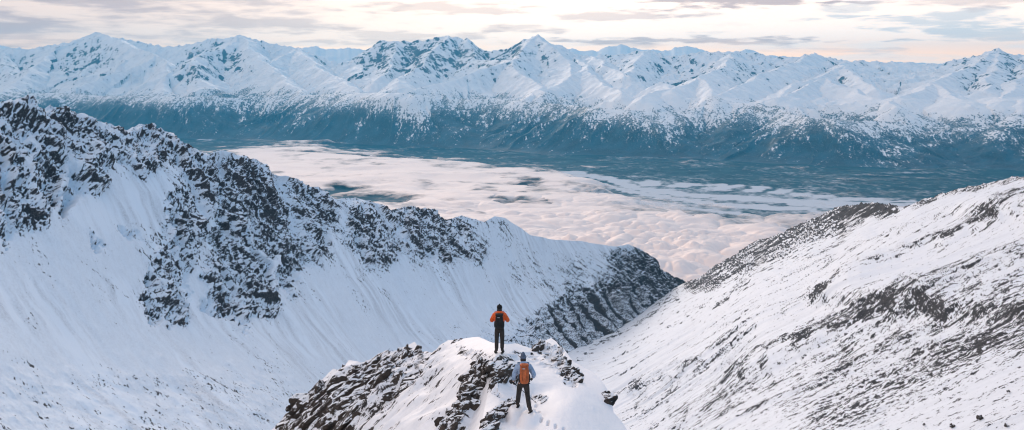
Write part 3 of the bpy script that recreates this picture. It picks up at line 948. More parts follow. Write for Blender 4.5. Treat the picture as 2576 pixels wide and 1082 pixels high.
def rock_mat():
    m = D.materials.new('dark_schist'); m.use_nodes = True
    n = NT(m.node_tree)
    co = n.add('ShaderNodeTexCoord').outputs['Object']
    geo = n.add('ShaderNodeNewGeometry')
    n1 = n.noise(co, 3.0, 6.0, .65); n2 = n.noise(co, 14.0, 5.0, .7)
    nzz = n.add('ShaderNodeSeparateXYZ', {0: geo.outputs['Normal']}).outputs[2]
    sn = n.math('ADD', nzz, n.math('MULTIPLY', n.math('SUBTRACT', n1, .5), 1.1))
    sn = n.mr(n.math('ADD', sn, n.math('MULTIPLY', n.math('SUBTRACT', n2, .5), .5)), .70, .86)
    c = n.mix(n.mr(n1, .35, .68), (.024, .018, .015), (.070, .050, .037))
    c = n.mix(n.mr(n2, .5, .8), c, (.12, .10, .085))
    c = n.mix(sn, c, (.86, .87, .89))
    bp = n.add('ShaderNodeBump', {'Height': n.math('ADD', n1, n.math('MULTIPLY', n2, .5)), 'Strength': .6, 'Distance': .12})
    b = n.add('ShaderNodeBsdfPrincipled', {'Base Color': c, 'Roughness': .85, 'Normal': bp.outputs[0]})
    n.add('ShaderNodeOutputMaterial', {'Surface': b.outputs[0]})
    return m


def outcrop(path, label, count, size, mat, seed, jit=1.0, sink=.25, strike=.6, group='rock outcrops on the near summit', up=1.0):
    r = np.random.default_rng(seed)
    pts = np.array(path, float)          # px, py, half width (px)
    seg = np.hypot(np.diff(pts[:, 0]), np.diff(pts[:, 1])); cum = np.r_[0, np.cumsum(seg)]
    Vs, Fs, off = [], [], 0
    origin = None
    for i in range(count):
        t = r.random() * cum[-1]
        cx = np.interp(t, cum, pts[:, 0]); cy = np.interp(t, cum, pts[:, 1]); w = np.interp(t, cum, pts[:, 2])
        px = cx + r.uniform(-1, 1) * w; py = cy + r.uniform(-1, 1) * w * .7
        py = max(py, float(interp(px, S_CREST)) + 2)
        p = ground_z(px, py)
        if origin is None: origin = p.copy()
        s = size * min(r.lognormal(0, .4), 1.9)
        rot = rotm(strike + r.normal() * .35, r.normal() * .3 * jit, -.45 + r.normal() * .25 * jit)
        V, Fc = block((s * r.uniform(1.1, 1.9), s * r.uniform(.5, .9), s * r.uniform(.5, .9) * up), rot, r,
                      ICO3 if s > .45 else ICO2)
        V = V + p - np.array([0, 0, s * sink]) - origin
        Vs.append(V); Fs.append(Fc + off); off += len(V)
    o = raw_mesh('rock_outcrop', np.concatenate(Vs), np.concatenate(Fs), mat, smooth=False)
    o.location = origin
    tag(o, label, 'rock outcrop', group)
    return o


def build_rocks():
    m = rock_mat()
    outcrop([(735, 1095, 30), (775, 1050, 26), (800, 1000, 22), (850, 1010, 34), (890, 985, 26), (830, 1080, 50)],
            'large brown black crag forming the lower left corner of the near summit', 300, .34, m, 1, sink=.4)
    outcrop([(860, 935, 8), (900, 930, 12), (960, 915, 14), (1000, 925, 16), (930, 960, 20), (1000, 970, 18)],
            'broken dark ledges on the left shoulder of the near summit', 150, .20, m, 2, sink=.4)
    outcrop([(1000, 905, 8), (1040, 885, 8), (1058, 878, 5)], 'thin jagged fin of rock on the skyline of the left shoulder', 50, .14, m, 3)
    outcrop([(960, 1020, 12), (1010, 990, 14), (1060, 940, 14), (1085, 915, 8)],
            'row of dark slabs slanting up the snowy left flank', 55, .20, m, 4, sink=.45)
    outcrop([(1115, 1095, 16), (1140, 1050, 15), (1165, 1010, 12), (1180, 970, 10), (1195, 935, 9), (1212, 917, 8), (1245, 918, 10),
             (1265, 930, 7)],
            'long curved band of dark rock left of the hikers', 230, .135, m, 5, sink=.25)
    outcrop([(1265, 922, 8), (1300, 938, 9), (1328, 955, 8)], 'loose dark blocks between the two hikers', 46, .11, m, 6)
    outcrop([(1218, 1098, 12), (1226, 1060, 10), (1240, 1030, 8), (1262, 1012, 6), (1290, 1007, 5)],
            'short hooked band of rock at the feet of the lower hiker', 150, .11, m, 7, sink=.25)
    outcrop([(1346, 884, 2), (1353, 877, 3), (1362, 872, 3)],
            'small snow dusted rock knob right of the upper hiker', 30, .15, m, 8, up=1.3)
    outcrop([(1395, 895, 8), (1412, 915, 9), (1430, 940, 8), (1445, 958, 5)], 'dark rocks trailing down the snow right of the hikers', 70, .16, m, 9, sink=.35)
    outcrop([(1525, 998, 4), (1532, 1012, 5)], 'small dark crag at the right edge of the snow cap', 26, .13, m, 10, up=1.4)
    outcrop([(1348, 975, 3), (1360, 984, 3), (1370, 991, 3)], 'few small stones behind the right arm of the lower hiker', 34, .085, m, 11)
    outcrop([(1135, 858, 3), (1160, 852, 3)], 'small dark stones on the snowy skyline left of the upper hiker', 10, .09, m, 12)
    # boulders on the near right slope
    labels = ['large dark boulder low on the right slope near the bottom edge', 'dark boulder left of the pair at the bottom right corner',
              'small boulder above the pair at the bottom right corner', 'left boulder of the pair at the bottom right corner',
              'right boulder of the pair at the bottom right corner', 'small round boulder on open snow at the bottom right']
    for k, (px, py, s) in enumerate([(2468, 1052, .85), (2395, 1072, .75), (2535, 985, .5), (2505, 1068, .8), (2532, 1072, .9), (2325, 1068, .45)]):
        y = 1000.0 / float(fR(px, py)); p = P(px, py, y)
        r = np.random.default_rng(40 + k)
        Vs, Fs, off = [], [], 0
        for j in range(7):
            V, Fc = block((s * r.uniform(.5, 1.1), s * r.uniform(.4, .8), s * r.uniform(.6, 1.2)), rotm(r.random() * 6, r.normal() * .4), r, ICO3)
            V = V + r.normal(size=3) * s * np.array([.6, .6, .3]); Vs.append(V); Fs.append(Fc + off); off += len(V)
        o = raw_mesh('boulder', np.concatenate(Vs), np.concatenate(Fs), m, smooth=False)
        o.location = p + np.array([0, 0, .25 * s]); tag(o, labels[k], 'boulder', 'boulders on the near right slope')


# ================================================================== PEOPLE
def plain_mat(name, col, rough=.8, var=.25, scale=30.0, bump=.3):
    m = D.materials.new(name); m.use_nodes = True
    n = NT(m.node_tree)
    co = n.add('ShaderNodeTexCoord').outputs['Object']
    n1 = n.noise(co, scale, 4.0, .6); n2 = n.noise(co, scale * .25, 3.0, .55)
    c = n.mix(n.mr(n.math('MULTIPLY', n.math('ADD', n1, n2), .5), .35, .65), tuple(x * (1 - var) for x in col), tuple(min(1, x * (1 + var)) for x in col))
    bp = n.add('ShaderNodeBump', {'Height': n2, 'Strength': bump, 'Distance': .03})
    b = n.add('ShaderNodeBsdfPrincipled', {'Base Color': c, 'Roughness': rough, 'Normal': bp.outputs[0]})
    n.add('ShaderNodeOutputMaterial', {'Surface': b.outputs[0]})
    return m


def skin(name, nodes, edges, root, mat, parent, sub=2, smooth=True):
    keys = list(nodes)
    me = D.meshes.new(name)
    me.from_pydata([nodes[k][0] for k in keys], [(keys.index(a), keys.index(b)) for a, b in edges], [])
    o = D.objects.new(name, me); coll.objects.link(o)
    o.modifiers.new('s', 'SKIN').use_smooth_shade = True
    for i, k in enumerate(keys):
        r = nodes[k][1]
        sv = me.skin_vertices[0].data[i]
        sv.radius = (r, r) if not isinstance(r, tuple) else r
        sv.use_root = (k == root)
    sb = o.modifiers.new('b', 'SUBSURF'); sb.levels = sub; sb.render_levels = sub
    dg = bpy.context.evaluated_depsgraph_get(); dg.update()
    nm = D.meshes.new_from_object(o.evaluated_get(dg))
    nm.name = name
    D.objects.remove(o); D.meshes.remove(me)
    nm.materials.clear(); nm.materials.append(mat)
    nm.polygons.foreach_set('use_smooth', [smooth] * len(nm.polygons))
    return link(D.objects.new(name, nm), parent)


def super_ell(c, size, e=.5, nu=28, nv=18, taper=0.0, flat_bottom=None):
    V, Fc = [], []
    def pw(v, e): return math.copysign(abs(v) ** e, v)
    for j in range(nv + 1):
        ph = -math.pi / 2 + math.pi * j / nv
        for i in range(nu):
            th = 2 * math.pi * i / nu
            z = pw(math.sin(ph), e)
            k = pw(math.cos(ph), e) * (1 - taper * (z + 1) / 2)
            V.append((c[0] + size[0] * k * pw(math.cos(th), e), c[1] + size[1] * k * pw(math.sin(th), e), c[2] + size[2] * z))
    for j in range(nv):
        for i in range(nu):
            a = j * nu + i; b = j * nu + (i + 1) % nu
            Fc.append((a, b, b + nu, a + nu))
    return V, Fc


def tube(pts, rad, n=10):
    pts = np.array(pts, float); V, Fc = [], []
    for i, p in enumerate(pts):
        d = pts[min(i + 1, len(pts) - 1)] - pts[max(i - 1, 0)]; d /= np.linalg.norm(d) + 1e-9
        u = np.cross(d, (0, 0, 1) if abs(d[2]) < .9 else (1, 0, 0)); u /= np.linalg.norm(u); w = np.cross(d, u)
        r = rad[i] if hasattr(rad, '__len__') else rad
        ru, rw = (r if isinstance(r, tuple) else (r, r))
        for k in range(n):
            a = 2 * math.pi * k / n
            V.append(p + u * math.cos(a) * ru + w * math.sin(a) * rw)
    m = len(pts)
    for i in range(m - 1):
        for k in range(n):
            a = i * n + k; b = i * n + (k + 1) % n
            Fc.append((a, b, b + n, a + n))
    Fc.append(tuple(range(n))[::-1]); Fc.append(tuple(range((m - 1) * n, m * n)))
    return V, Fc


def lerp(a, b, t): return tuple(a[i] + (b[i] - a[i]) * t for i in range(3))


def make_glove(wrist, fwd, side, down, mat, parent, thumb=1.0, curl=.6):
    """palm, four bent fingers of different lengths and a thumb from the side of the palm"""
    f = np.array(fwd, float); f /= np.linalg.norm(f)
    s = np.array(side, float); s -= f * (s @ f); s /= np.linalg.norm(s)
    d = np.array(down, float); d -= f * (d @ f); d -= s * (d @ s); d /= np.linalg.norm(d)
    w = np.array(wrist, float)
    nd = {'w': (tuple(w), .032), 'p': (tuple(w + f * .055), (.038, .026))}
    ed = [('w', 'p')]
    for i, (o, L) in enumerate(((-.032, .075), (-.011, .085), (.011, .08), (.031, .062))):
        a = w + f * .095 + s * o
        b = a + (f * (1 - curl * .5) + d * curl * .6) * L * .5
        c = b + (f * (1 - curl * 1.3) + d * curl * 1.3) * L * .5
        nd['a%d' % i] = (tuple(a), .012); nd['b%d' % i] = (tuple(b), .0105); nd['c%d' % i] = (tuple(c), .009)
        ed += [('p', 'a%d' % i), ('a%d' % i, 'b%d' % i), ('b%d' % i, 'c%d' % i)]
    t0 = w + f * .04 - s * .04 * thumb; t1 = t0 + (f * .5 - s * .6 * thumb + d * .3) * .04; t2 = t1 + (f * .8 + d * .5) * .032
    nd['t0'] = (tuple(t0), .014); nd['t1'] = (tuple(t1), .013); nd['t2'] = (tuple(t2), .011)
    ed += [('p', 't0'), ('t0', 't1'), ('t1', 't2')]
    return skin('glove', nd, ed, 'p', mat, parent, 1)


def make_boot(ankle, toe_dir, mat, sole, parent):
    a = np.array(ankle, float); t = np.array(toe_dir, float); t /= np.linalg.norm(t)
    z = a[2]
    nd = {'top': (tuple(a + (0, 0, .15)), .062), 'mid': (tuple(a + (0, 0, .04)), .056), 'heel': (tuple(a - t * .035 + (0, 0, -.045)), .050),
          'ball': (tuple(a + t * .12 + (0, 0, -.052)), (.052, .042)), 'toe': (tuple(a + t * .185 + (0, 0, -.06)), (.044, .032))}
    b = skin('boot', nd, [('top', 'mid'), ('mid', 'heel'), ('mid', 'ball'), ('ball', 'toe')], 'mid', mat, parent, 2)
    yaw = math.atan2(t[1], t[0])
    V, Fc = super_ell((0, 0, 0), (.155, .052, .016), .6, 20, 6)
    V = np.array(V) @ rotm(yaw).T + a + t * .07 + (0, 0, -.092)
    raw_mesh('sole', V, Fc, sole, b)
    return b


def make_person(name, loc, yaw, j, mats, label, hat_kind):
    """j: joints in body space, +Y is the way the person faces"""
    root = D.objects.new(name, None); coll.objects.link(root)
    root.location = loc; root.rotation_euler = (0, 0, yaw)
    tag(root, label, 'person')
    Z = lambda k: j[k]
    h = j['head']; nk = j['neck']; ch = j['chest']; pv = j['pelvis']
    up = np.array(h) - np.array(nk); 
    B = {'pelvis': (pv, (.135, .10)), 'waist': (lerp(pv, ch, .5), (.12, .092)), 'chest': (ch, (.15, .105)), 'neck': (nk, .055),
         'jaw': ((h[0], h[1] + .005, h[2] - .06), (.062, .075)), 'head': (h, (.076, .092)), 'crown': ((h[0], h[1] - .01, h[2] + .075), (.055, .065)),
         'nose': ((h[0], h[1] + .112, h[2] - .015), .011)}
    E = [('pelvis', 'waist'), ('waist', 'chest'), ('chest', 'neck'), ('neck', 'jaw'), ('jaw', 'head'), ('head', 'crown'), ('head', 'nose')]
    for sd, sg in (('l', -1), ('r', 1)):
        B['ear' + sd] = ((h[0] + sg * .086, h[1], h[2] - .01), (.012, .02)); E.append(('head', 'ear' + sd))
        for a, b, ra in (('chest', 'sho', .058), ('sho', 'elb', .045), ('elb', 'wri', .030)):
            B[b + sd] = (Z(b + sd), ra)
        B['hnd' + sd] = (lerp(Z('elb' + sd), Z('wri' + sd), 1.18), (.034, .018))
        E += [('chest', 'sho' + sd), ('sho' + sd, 'elb' + sd), ('elb' + sd, 'wri' + sd), ('wri' + sd, 'hnd' + sd)]
        for b, ra in (('hip', .085), ('kne', .056), ('ank', .04)):
            B[b + sd] = (Z(b + sd), ra)
        td = j['toe' + sd]; an = Z('ank' + sd)
        B['toe' + sd] = ((an[0] + td[0] * .15, an[1] + td[1] * .15, an[2] - .05), (.036, .024))
        E += [('pelvis', 'hip' + sd), ('hip' + sd, 'kne' + sd), ('kne' + sd, 'ank' + sd), ('ank' + sd, 'toe' + sd)]
    body = skin('body', B, E, 'pelvis', mats['skin'], root, 2)
    for sg in (-1, 1):
        V, Fc = super_ell((h[0] + sg * .032, h[1] + .082, h[2] + .012), (.013, .012, .010), 1, 12, 8)
        raw_mesh('eye', V, Fc, mats['eye'], root)
    V, Fc = super_ell((h[0], h[1] + .084, h[2] - .06), (.024, .008, .006), 1, 12, 6)
    raw_mesh('mouth', V, Fc, mats['lip'], root)
    # jacket: torso to below the hips, sleeves to the wrists, hood behind the neck
    hem = (pv[0], pv[1], pv[2] - .03)
    J = {'hem': (hem, (.195, .16)), 'waist': (lerp(pv, ch, .45), (.18, .145)), 'chest': (ch, (.21, .155)), 'yoke': (lerp(ch, nk, .6), (.135, .105)),
         'coll': ((nk[0], nk[1], nk[2] + .015), (.085, .085))}
    E = [('hem', 'waist'), ('waist', 'chest'), ('chest', 'yoke'), ('yoke', 'coll')]
    for sd in 'lr':
        J['sho' + sd] = (Z('sho' + sd), .098)
        J['mid' + sd] = (lerp(Z('sho' + sd), Z('elb' + sd), .55), .090)
        J['elb' + sd] = (Z('elb' + sd), .080)
        J['fo' + sd] = (lerp(Z('elb' + sd), Z('wri' + sd), .5), .070)
        J['wri' + sd] = (lerp(Z('elb' + sd), Z('wri' + sd), .93), .045)
        E += [('yoke', 'sho' + sd), ('sho' + sd, 'mid' + sd), ('mid' + sd, 'elb' + sd), ('elb' + sd, 'fo' + sd), ('fo' + sd, 'wri' + sd)]
    jk = skin('jacket', J, E, 'chest', mats['jacket'], root, 2)
    hood = {'a': ((nk[0] - .09, nk[1] - .01, nk[2] + .03), .05), 'b': ((nk[0] - .065, nk[1] - .085, nk[2] + .03), .058),
            'c': ((nk[0], nk[1] - .115, nk[2] + .02), .065), 'd': ((nk[0] + .065, nk[1] - .085, nk[2] + .03), .058), 'e': ((nk[0] + .09, nk[1] - .01, nk[2] + .03), .05)}
    skin('hood', hood, [('a', 'b'), ('b', 'c'), ('c', 'd'), ('d', 'e')], 'c', mats['jacket'], jk, 2)
    # trousers
    T = {'w': ((pv[0], pv[1], pv[2] + .05), (.15, .118)), 'c': ((pv[0], pv[1], pv[2] - .06), (.155, .13))}
    E = [('w', 'c')]
    for sd in 'lr':
        T['h' + sd] = (lerp(Z('hip' + sd), Z('kne' + sd), .22), .112); T['t' + sd] = (lerp(Z('hip' + sd), Z('kne' + sd), .6), .096)
        T['k' + sd] = (Z('kne' + sd), .082); T['s' + sd] = (lerp(Z('kne' + sd), Z('ank' + sd), .5), .080)
        T['a' + sd] = (lerp(Z('kne' + sd), Z('ank' + sd), .88), .074)
        E += [('c', 'h' + sd), ('h' + sd, 't' + sd), ('t' + sd, 'k' + sd), ('k' + sd, 's' + sd), ('s' + sd, 'a' + sd)]
    skin('trousers', T, E, 'c', mats['trousers'], root, 2)
    for sd in 'lr':
        make_boot(Z('ank' + sd), (*j['toe' + sd], 0), mats['boot'], mats['sole'], root)
        wr = np.array(Z('wri' + sd)); el = np.array(Z('elb' + sd))
        make_glove(wr, wr - el, j['palm' + sd], j['down' + sd], mats['glove'], root, 1.0, j.get('curl' + sd, .7))
    # knitted hat
    if hat_kind == 'pom':
        V, Fc = super_ell((h[0], h[1] - .012, h[2] + .065), (.098, .112, .085), .85)
        hat = raw_mesh('hat', V, Fc, mats['hat'], root)
        V, Fc = super_ell((h[0], h[1] - .02, h[2] + .165), (.026, .026, .022), 1, 14, 10)
        raw_mesh('pompom', V, Fc, mats['hat'], hat)
        V, Fc = super_ell((h[0], h[1] - .055, h[2] - .045), (.098, .072, .085), .9)   # long hair / neck warmer below the hat
        raw_mesh('hair', V, Fc, mats['hair'], root)
    else:
        V, Fc = super_ell((h[0], h[1] - .012, h[2] + .085), (.102, .114, .125), .95, taper=.45)
        hat = raw_mesh('hat', V, Fc, mats['hat'], root)
        V, Fc = super_ell((h[0], h[1] - .035, h[2] - .035), (.092, .088, .08), .9)
        raw_mesh('hair', V, Fc, mats['hair'], root)
    V, Fc = super_ell((h[0], h[1] - .01, h[2] + .035), (.103, .118, .032), .8)
    raw_mesh('brim', V, Fc, mats['hat'], hat)
    return root


def make_pack(loc, yaw, pitch, sz, mats, label, bottle=False):
    """+Y is the wearer's side"""
    root = D.objects.new('backpack', None); coll.objects.link(root)
    root.location = loc; root.rotation_euler = (pitch, 0, yaw)
    tag(root, label, 'backpack')
    w, d, h = sz
    V, Fc = super_ell((0, 0, 0), (w, d, h), .55, 32, 22, taper=.12)
    V = np.array(V); V[:, 1] -= .02 * np.cos(V[:, 2] / h * 1.6)
    raw_mesh('pack_body', V, Fc, mats['main'], root)
    V, Fc = super_ell((0, -.01, h * .93), (w * .92, d * 1.0, h * .17), .6)
    raw_mesh('lid', V, Fc, mats['main'], root)
    V, Fc = super_ell((0, -d * .86, -h * .12), (w * .62, d * .4, h * .5), .6)
    p = raw_mesh('front_pocket', V, Fc, mats['main'], root)
    for s in (-1, 1):
        V, Fc = super_ell((s * w * .98, .01, -h * .42), (w * .24, d * .7, h * .42), .7)
        raw_mesh('side_pocket', V, Fc, mats['dark'], root)
        V, Fc = tube([(s * w * .6, d * .9, h * .75), (s * w * .75, d + .06, h * .98), (s * w * .8, d + .2, h * .9), (s * w * .85, d + .27, h * .3),
                      (s * w * .95, d + .16, -h * .35), (s * w * .8, d * .8, -h * .6)], [(.028, .008)] * 6, 10)
        raw_mesh('shoulder_strap', V, Fc, mats['dark'], root)
        V, Fc = tube([(s * w * .45, -d * 1.1, h * .95), (s * w * .5, -d * 1.28, h * .3), (s * w * .45, -d * 1.24, -h * .6)], [(.009, .004)] * 3, 8)
        raw_mesh('webbing', V, Fc, mats['dark'], root)
    hb = [(.2 * math.cos(a), .16 + .17 * math.sin(a), -h * .8) for a in np.linspace(-2.6, -.54 + 2 * math.pi - 2 * math.pi, 14)]
    V, Fc = tube(hb, [(.012, .032)] * len(hb), 8)
    raw_mesh('hip_belt', V, Fc, mats['dark'], root)
    V, Fc = super_ell((-w * .15, -d * 1.0, h * .62), (w * .3, d * .06, h * .045), .5)
    raw_mesh('patch', V, Fc, mats['mark'], root)
    return root


def body_pt(root, p):
    c, s = math.cos(root.rotation_euler[2]), math.sin(root.rotation_euler[2])
    return np.array([p[0] * c - p[1] * s, p[0] * s + p[1] * c, p[2]]) + np.array(root.location)


def build_people():
    sk = plain_mat('face_skin', (.55, .34, .25), .6, .08)
    eye = plain_mat('eye_dark', (.02, .018, .015), .3, .1); lip = plain_mat('lip_red', (.35, .12, .1), .5, .1)
    boot = plain_mat('boot_leather', (.035, .024, .018), .7); sole = plain_mat('sole_rubber', (.012, .012, .012), .8)
    glove = plain_mat('glove_black', (.02, .02, .022), .8); hair = plain_mat('hair_dark', (.03, .02, .015), .6)
    black = plain_mat('black_cloth', (.018, .017, .018), .85, .3)
    orange = plain_mat('orange_shell', (.80, .115, .015), .55, .22, 18, .6)
    blue = plain_mat('pale_blue_down', (.30, .40, .55), .6, .25, 22, .8)
    rust = plain_mat('rust_nylon', (.52, .12, .03), .6, .25, 20, .5)
    trou = plain_mat('dark_trousers', (.034, .027, .023), .85, .3)
    hatk = plain_mat('black_wool', (.012, .011, .011), .95, .3, 60); hatb = plain_mat('grey_blue_wool', (.10, .125, .18), .95, .35, 60)
    grey = plain_mat('pale_print', (.5, .5, .5), .6, .1)
    metal = plain_mat('dark_metal', (.02, .02, .022), .4, .1)
    # upper hiker
    g = ground_z(1256, 888)
    j = dict(pelvis=(0, 0, .98), chest=(0, .01, 1.34), neck=(0, .01, 1.50), head=(0, .03, 1.64),
             shol=(-.185, 0, 1.42), shor=(.185, 0, 1.42), elbl=(-.315, .06, 1.16), elbr=(.325, .06, 1.18),
             wril=(-.13, .25, 1.30), wrir=(.13, .25, 1.31),
             hipl=(-.085, 0, .93), hipr=(.085, 0, .93), knel=(-.105, .02, .52), kner=(.10, .02, .52), ankl=(-.105, -.02, .11), ankr=(.095, 0.02, .11),
             toel=(-.35, .94), toer=(.25, .97), palml=(0, 0, 1), palmr=(0, 0, 1), downl=(0, -1, .2), downr=(0, -1, .2), curll=.9, curlr=.9)
    m = dict(skin=sk, eye=eye, lip=lip, boot=boot, sole=sole, glove=glove, hair=hair, jacket=orange, trousers=trou, hat=hatk)
    a = make_person('person', (g[0], g[1], g[2] - .02), -.02, j, m,
                    'hiker in orange jacket and black hat standing on the highest snow with elbows out', 'pom')
    make_pack(body_pt(a, (0, -.25, 1.25)), a.rotation_euler[2], 0, (.155, .10, .265), dict(main=black, dark=black, mark=grey),
              'black backpack on the back of the hiker in the orange jacket')
    # the camera he holds up in front of his chest
    V, Fc = super_ell((0, 0, 0), (.068, .03, .045), .4)
    cam = raw_mesh('camera', V, Fc, metal); cam.location = body_pt(a, (0, .37, 1.38)); tag(cam, 'small dark camera held up in front of the orange jacket', 'camera')
    V, Fc = tube([(0, .02, 0), (0, .07, 0), (0, .085, 0)], [.03, .03, .026], 20)
    raw_mesh('lens', V, Fc, metal, cam)
    # lower hiker, striding: left foot up the slope, right foot behind and lower
    gl = ground_z(1302, 1018); gr = ground_z(1331, 1036)
    mid = (gl + gr) / 2
    zl, zr = gl[2] - mid[2], gr[2] - mid[2]; yl, yr = gl[1] - mid[1], gr[1] - mid[1]
    j = dict(pelvis=(-.01, 0, .95), chest=(.00, .05, 1.31), neck=(.0, .07, 1.47), head=(-.005, .10, 1.615),
             shol=(-.185, .05, 1.39), shor=(.185, .04, 1.39), elbl=(-.30, .0, 1.12), elbr=(.34, -.02, 1.13),
             wril=(-.31, .10, .90), wrir=(.30, .17, .97),
             hipl=(-.09, 0, .91), hipr=(.085, 0, .91), knel=(-.14, .12, .52 + zl * .5), kner=(.13, .03, .48 + zr * .4),
             ankl=(-.18, yl * .8, .10 + zl), ankr=(.185, yr * .8, .10 + zr),
             toel=(.25, .97), toer=(.45, .9), palml=(0, 1, 0), palmr=(0, 1, 0), downl=(1, .1, 0), downr=(-1, .1, 0), curll=.9, curlr=.9)
    m = dict(skin=sk, eye=eye, lip=lip, boot=boot, sole=sole, glove=glove, hair=hair, jacket=blue, trousers=trou, hat=hatb)
    b = make_person('person', (mid[0], mid[1], mid[2] - .02), .03, j, m,
                    'hiker in pale blue jacket and grey blue hat standing on snow with legs apart', 'plain')
    make_pack(body_pt(b, (.02, -.215, 1.22)), b.rotation_euler[2], -.12, (.155, .11, .295), dict(main=rust, dark=black, mark=grey),
              'rust orange backpack on the back of the hiker in pale blue')
    # trekking pole from the left hand, trailing down to the right
    pr = D.objects.new('trekking_pole', None); coll.objects.link(pr)
    pr.location = body_pt(b, (-.31, .14, .83)); tag(pr, 'thin dark trekking pole slanting from the left hand of the hiker in pale blue', 'trekking pole')
    tip = np.array([.76, -.02, -.66]); 
    V, Fc = tube([(0, 0, 0), tip * .5, tip * .97], [.011, .009, .007], 8); raw_mesh('shaft', V, Fc, metal, pr)
    V, Fc = tube([tip * -.12, tip * -.02, tip * .04], [.017, .019, .015], 10); raw_mesh('grip', V, Fc, black, pr)
    V, Fc = tube([tip * .91, tip * .915], [.035, .035], 12); raw_mesh('basket', V, Fc, black, pr)
    # the small dark bundle strapped to the left of the shoulder
    return a, b


# ================================================================== SKY, SUN, AIR, CAMERA
SUN_AZ, SUN_EL = math.radians(-12), math.radians(16)


def build_world():
    w = D.worlds.new('World'); scene.world = w; w.use_nodes = True
    n = NT(w.node_tree)
    tc = n.add('ShaderNodeTexCoord').outputs['Generated']
    sky = n.add('ShaderNodeTexSky', sky_type='NISHITA', sun_disc=False, sun_elevation=SUN_EL, sun_rotation=SUN_AZ, altitude=1400.0,
                air_density=1.0, dust_density=1.5, ozone_density=2.0).outputs[0]
    sx = n.add('ShaderNodeSeparateXYZ', {0: tc})
    x, y, z = sx.outputs
    az = n.math('ARCTAN2', x, y)                       # 0 north, + east
    el = n.math('ARCSINE', z)
    vec = n.add('ShaderNodeCombineXYZ', {0: az, 1: n.math('MULTIPLY', el, 5.5), 2: 0.0}).outputs[0]
    vec2 = n.add('ShaderNodeCombineXYZ', {0: az, 1: n.math('MULTIPLY', el, 9.0), 2: 3.3}).outputs[0]
    n1 = n.noise(vec, 5.0, 6.0, .55, .5); n2 = n.noise(vec2, 11.0, 5.0, .55, .4); n3 = n.noise(vec, 30.0, 4.0, .5, .3)
    nn = n.math('ADD', n.math('MULTIPLY', n1, .44), n.math('ADD', n.math('MULTIPLY', n2, .36), n.math('MULTIPLY', n3, .20)))
    # cloud deck: grey to the west, thin and glowing toward the sun
    glow = n.mr(az, -.42, .12); 
    bright = n.mix(glow, SKY['left_hi'], SKY['right_hi'])
    dark = n.mix(glow, SKY['left_lo'], SKY['right_lo'])
    thr = n.math('ADD', n.math('MULTIPLY', glow, -.13), .0)
    t = n.mr(n.math('ADD', nn, n.math('MULTIPLY', thr, -1.0)), .44, .57)   # 1 = bright gap
    deck = n.mix(t, dark, bright)

    def blob(a0, e0, sa, se, amt=1.0):
        u = n.math('DIVIDE', n.math('SUBTRACT', az, a0), sa); v = n.math('DIVIDE', n.math('SUBTRACT', el, e0), se)
        r = n.math('SQRT', n.math('ADD', n.math('MULTIPLY', u, u), n.math('MULTIPLY', v, v)))
        r = n.math('ADD', r, n.math('MULTIPLY', n.math('ADD', n.math('SUBTRACT', n2, .5), n.math('MULTIPLY', n.math('SUBTRACT', n3, .5), .8)), 4.0))
        return n.math('MULTIPLY', n.mr(r, 1.25, .35), amt)
    A = lambda px: math.atan((px - CX) / F)
    Ee = lambda py: math.atan((HY - py) / F)
    # clear patches low in the east
    deck = n.mix(blob(A(2360), Ee(70), .075, .013, .9), deck, SKY['gap'])
    deck = n.mix(blob(A(2500), Ee(100), .06, .010, .9), deck, SKY['gap'])
    deck = n.mix(blob(A(2150), Ee(30), .03, .007, .7), deck, SKY['gap'])
    for (px, py, sa, se, am) in ((1870, 10, .085, .006, .85), (1540, 42, .055, .005, .5), (1720, 104, .12, .0035, .75), (1860, 110, .10, .0025, .7),
                                 (1290, 72, .045, .005, .45), (1600, 112, .06, .005, .5), (2450, 20, .09, .007, .45), (1000, 90, .11, .008, .5),
                                 (1150, 20, .09, .008, .5), (2080, 132, .12, .003, .35)):
        deck = n.mix(blob(A(px), Ee(py), sa, se, am), deck, SKY['stray'])
    # warm band just over the horizon
    warm = n.mr(el, .045, .008)
    deck = n.mix(n.math('MULTIPLY', warm, n.mr(n2, .35, .62, .25, .9)), deck, SKY['warm'])
    # overhead and behind the camera, unseen sky colours shaped to light the snow
    hi = n.mr(el, .10, .6)
    lean = n.mr(n.math('COSINE', n.math('ADD', az, math.radians(78))), -1.0, .25)   # unseen west sky brightened to light the far range, east dimmed
    over = n.mix(lean, SKY['over_east'], SKY['over_west'])
    front = n.mr(n.math('COSINE', az), .15, .75)
    deck = n.mix(hi, n.mix(front, over, deck), over)
    nish = n.mix(1.0, sky, (.11, .11, .11), 'MULTIPLY')
    col = n.mix(.85, nish, deck)
    bg = n.add('ShaderNodeBackground', {'Color': col, 'Strength': 1.0})
    n.add('ShaderNodeOutputWorld', {'Surface': bg.outputs[0]})
    w.cycles.sampling_method = 'MANUAL'; w.cycles.sample_map_resolution = 1024
    l = D.lights.new('sun', 'SUN'); l.energy = SUN_E; l.angle = math.radians(24); l.color = (1.0, .84, .71)
    o = D.objects.new('sun', l); coll.objects.link(o)
    S = (math.sin(SUN_AZ) * math.cos(SUN_EL), math.cos(SUN_AZ) * math.cos(SUN_EL), math.sin(SUN_EL))
    import mathutils
    o.rotation_euler = mathutils.Vector(S).to_track_quat('Z', 'Y').to_euler()


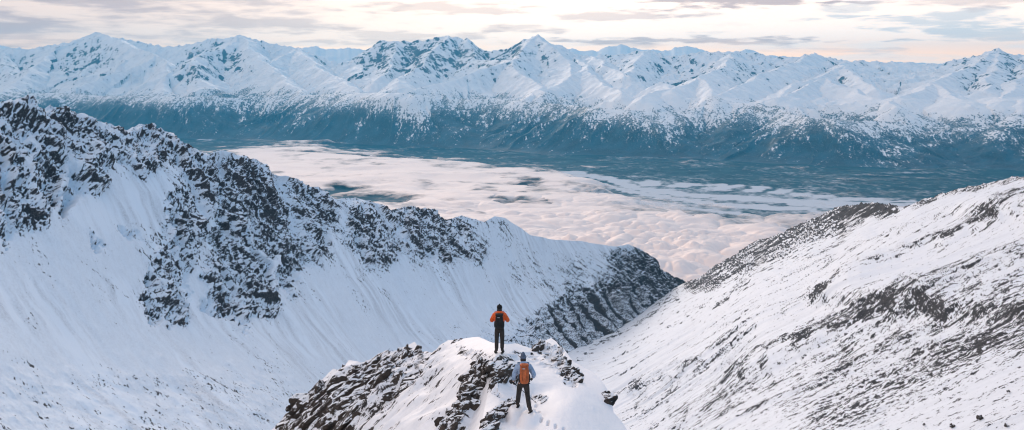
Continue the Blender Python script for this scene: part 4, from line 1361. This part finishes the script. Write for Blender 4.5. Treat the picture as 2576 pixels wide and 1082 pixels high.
SKY = dict(left_hi=(1.22, .90, .78), left_lo=(.60, .43, .47), right_hi=(1.95, 1.50, 1.22), right_lo=(1.25, .97, .86),
           gap=(1.10, .98, .94), stray=(.66, .43, .42), warm=(3.0, 1.5, .62), over_east=(.27, .50, .80), over_west=(1.20, 1.07, 1.07))
SUN_E = 1.1
HAZE_D, HAZE_C = 2.05e-5, (.10, .62, .97)


def build_haze():
    x0, x1, y0, y1, z0, z1 = -44100, 44100, -30100, 44100, -1330, 1420
    V = [(a, b, c) for c in (z0, z1) for b in (y0, y1) for a in (x0, x1)]
    Fc = [(0, 2, 3, 1), (4, 5, 7, 6), (0, 1, 5, 4), (2, 6, 7, 3), (0, 4, 6, 2), (1, 3, 7, 5)]
    m = D.materials.new('haze_air'); m.use_nodes = True
    n = NT(m.node_tree)
    v = n.add('ShaderNodeVolumePrincipled', {'Color': (*HAZE_C, 1), 'Density': HAZE_D, 'Anisotropy': 0.0})
    n.add('ShaderNodeOutputMaterial', {'Volume': v.outputs[0]})
    o = raw_mesh('haze', V, Fc, m, smooth=False)
    tag(o, 'blue haze filling the valley air', 'haze', kind='stuff')


def build_camera():
    c = D.cameras.new('camera'); o = D.objects.new('camera', c); coll.objects.link(o)
    c.sensor_width = 36; c.lens = F / 2575 * 36
    c.shift_y = -(541 - HY) / 2575
    c.clip_start = .5; c.clip_end = 200000
    o.location = (0, 0, 0); o.rotation_euler = (math.radians(90), 0, 0)
    scene.camera = o


import time
_t = time.time()
for fn in (build_world, build_camera, build_far_range, build_back_peaks, build_valley, build_cloud_sea, build_left_ridge,
           build_right_slope, build_summit, build_rocks, build_people, build_haze):
    fn(); print('STEP', fn.__name__, round(time.time() - _t, 1), flush=True)

vs = scene.view_settings
scene.display_settings.display_device = 'sRGB'
vs.view_transform = 'Standard'; vs.look = 'None'; vs.exposure = 0.0; vs.gamma = 1.0; vs.use_curve_mapping = False
cy = scene.cycles
cy.use_denoising = True
try: cy.denoiser = 'OPENIMAGEDENOISE'
except Exception: pass
cy.max_bounces = 6; cy.diffuse_bounces = 3; cy.glossy_bounces = 2; cy.transparent_max_bounces = 12
cy.volume_bounces = 1
cy.pixel_filter_type = 'BLACKMAN_HARRIS'; cy.filter_width = 1.15
cy.use_adaptive_sampling = False
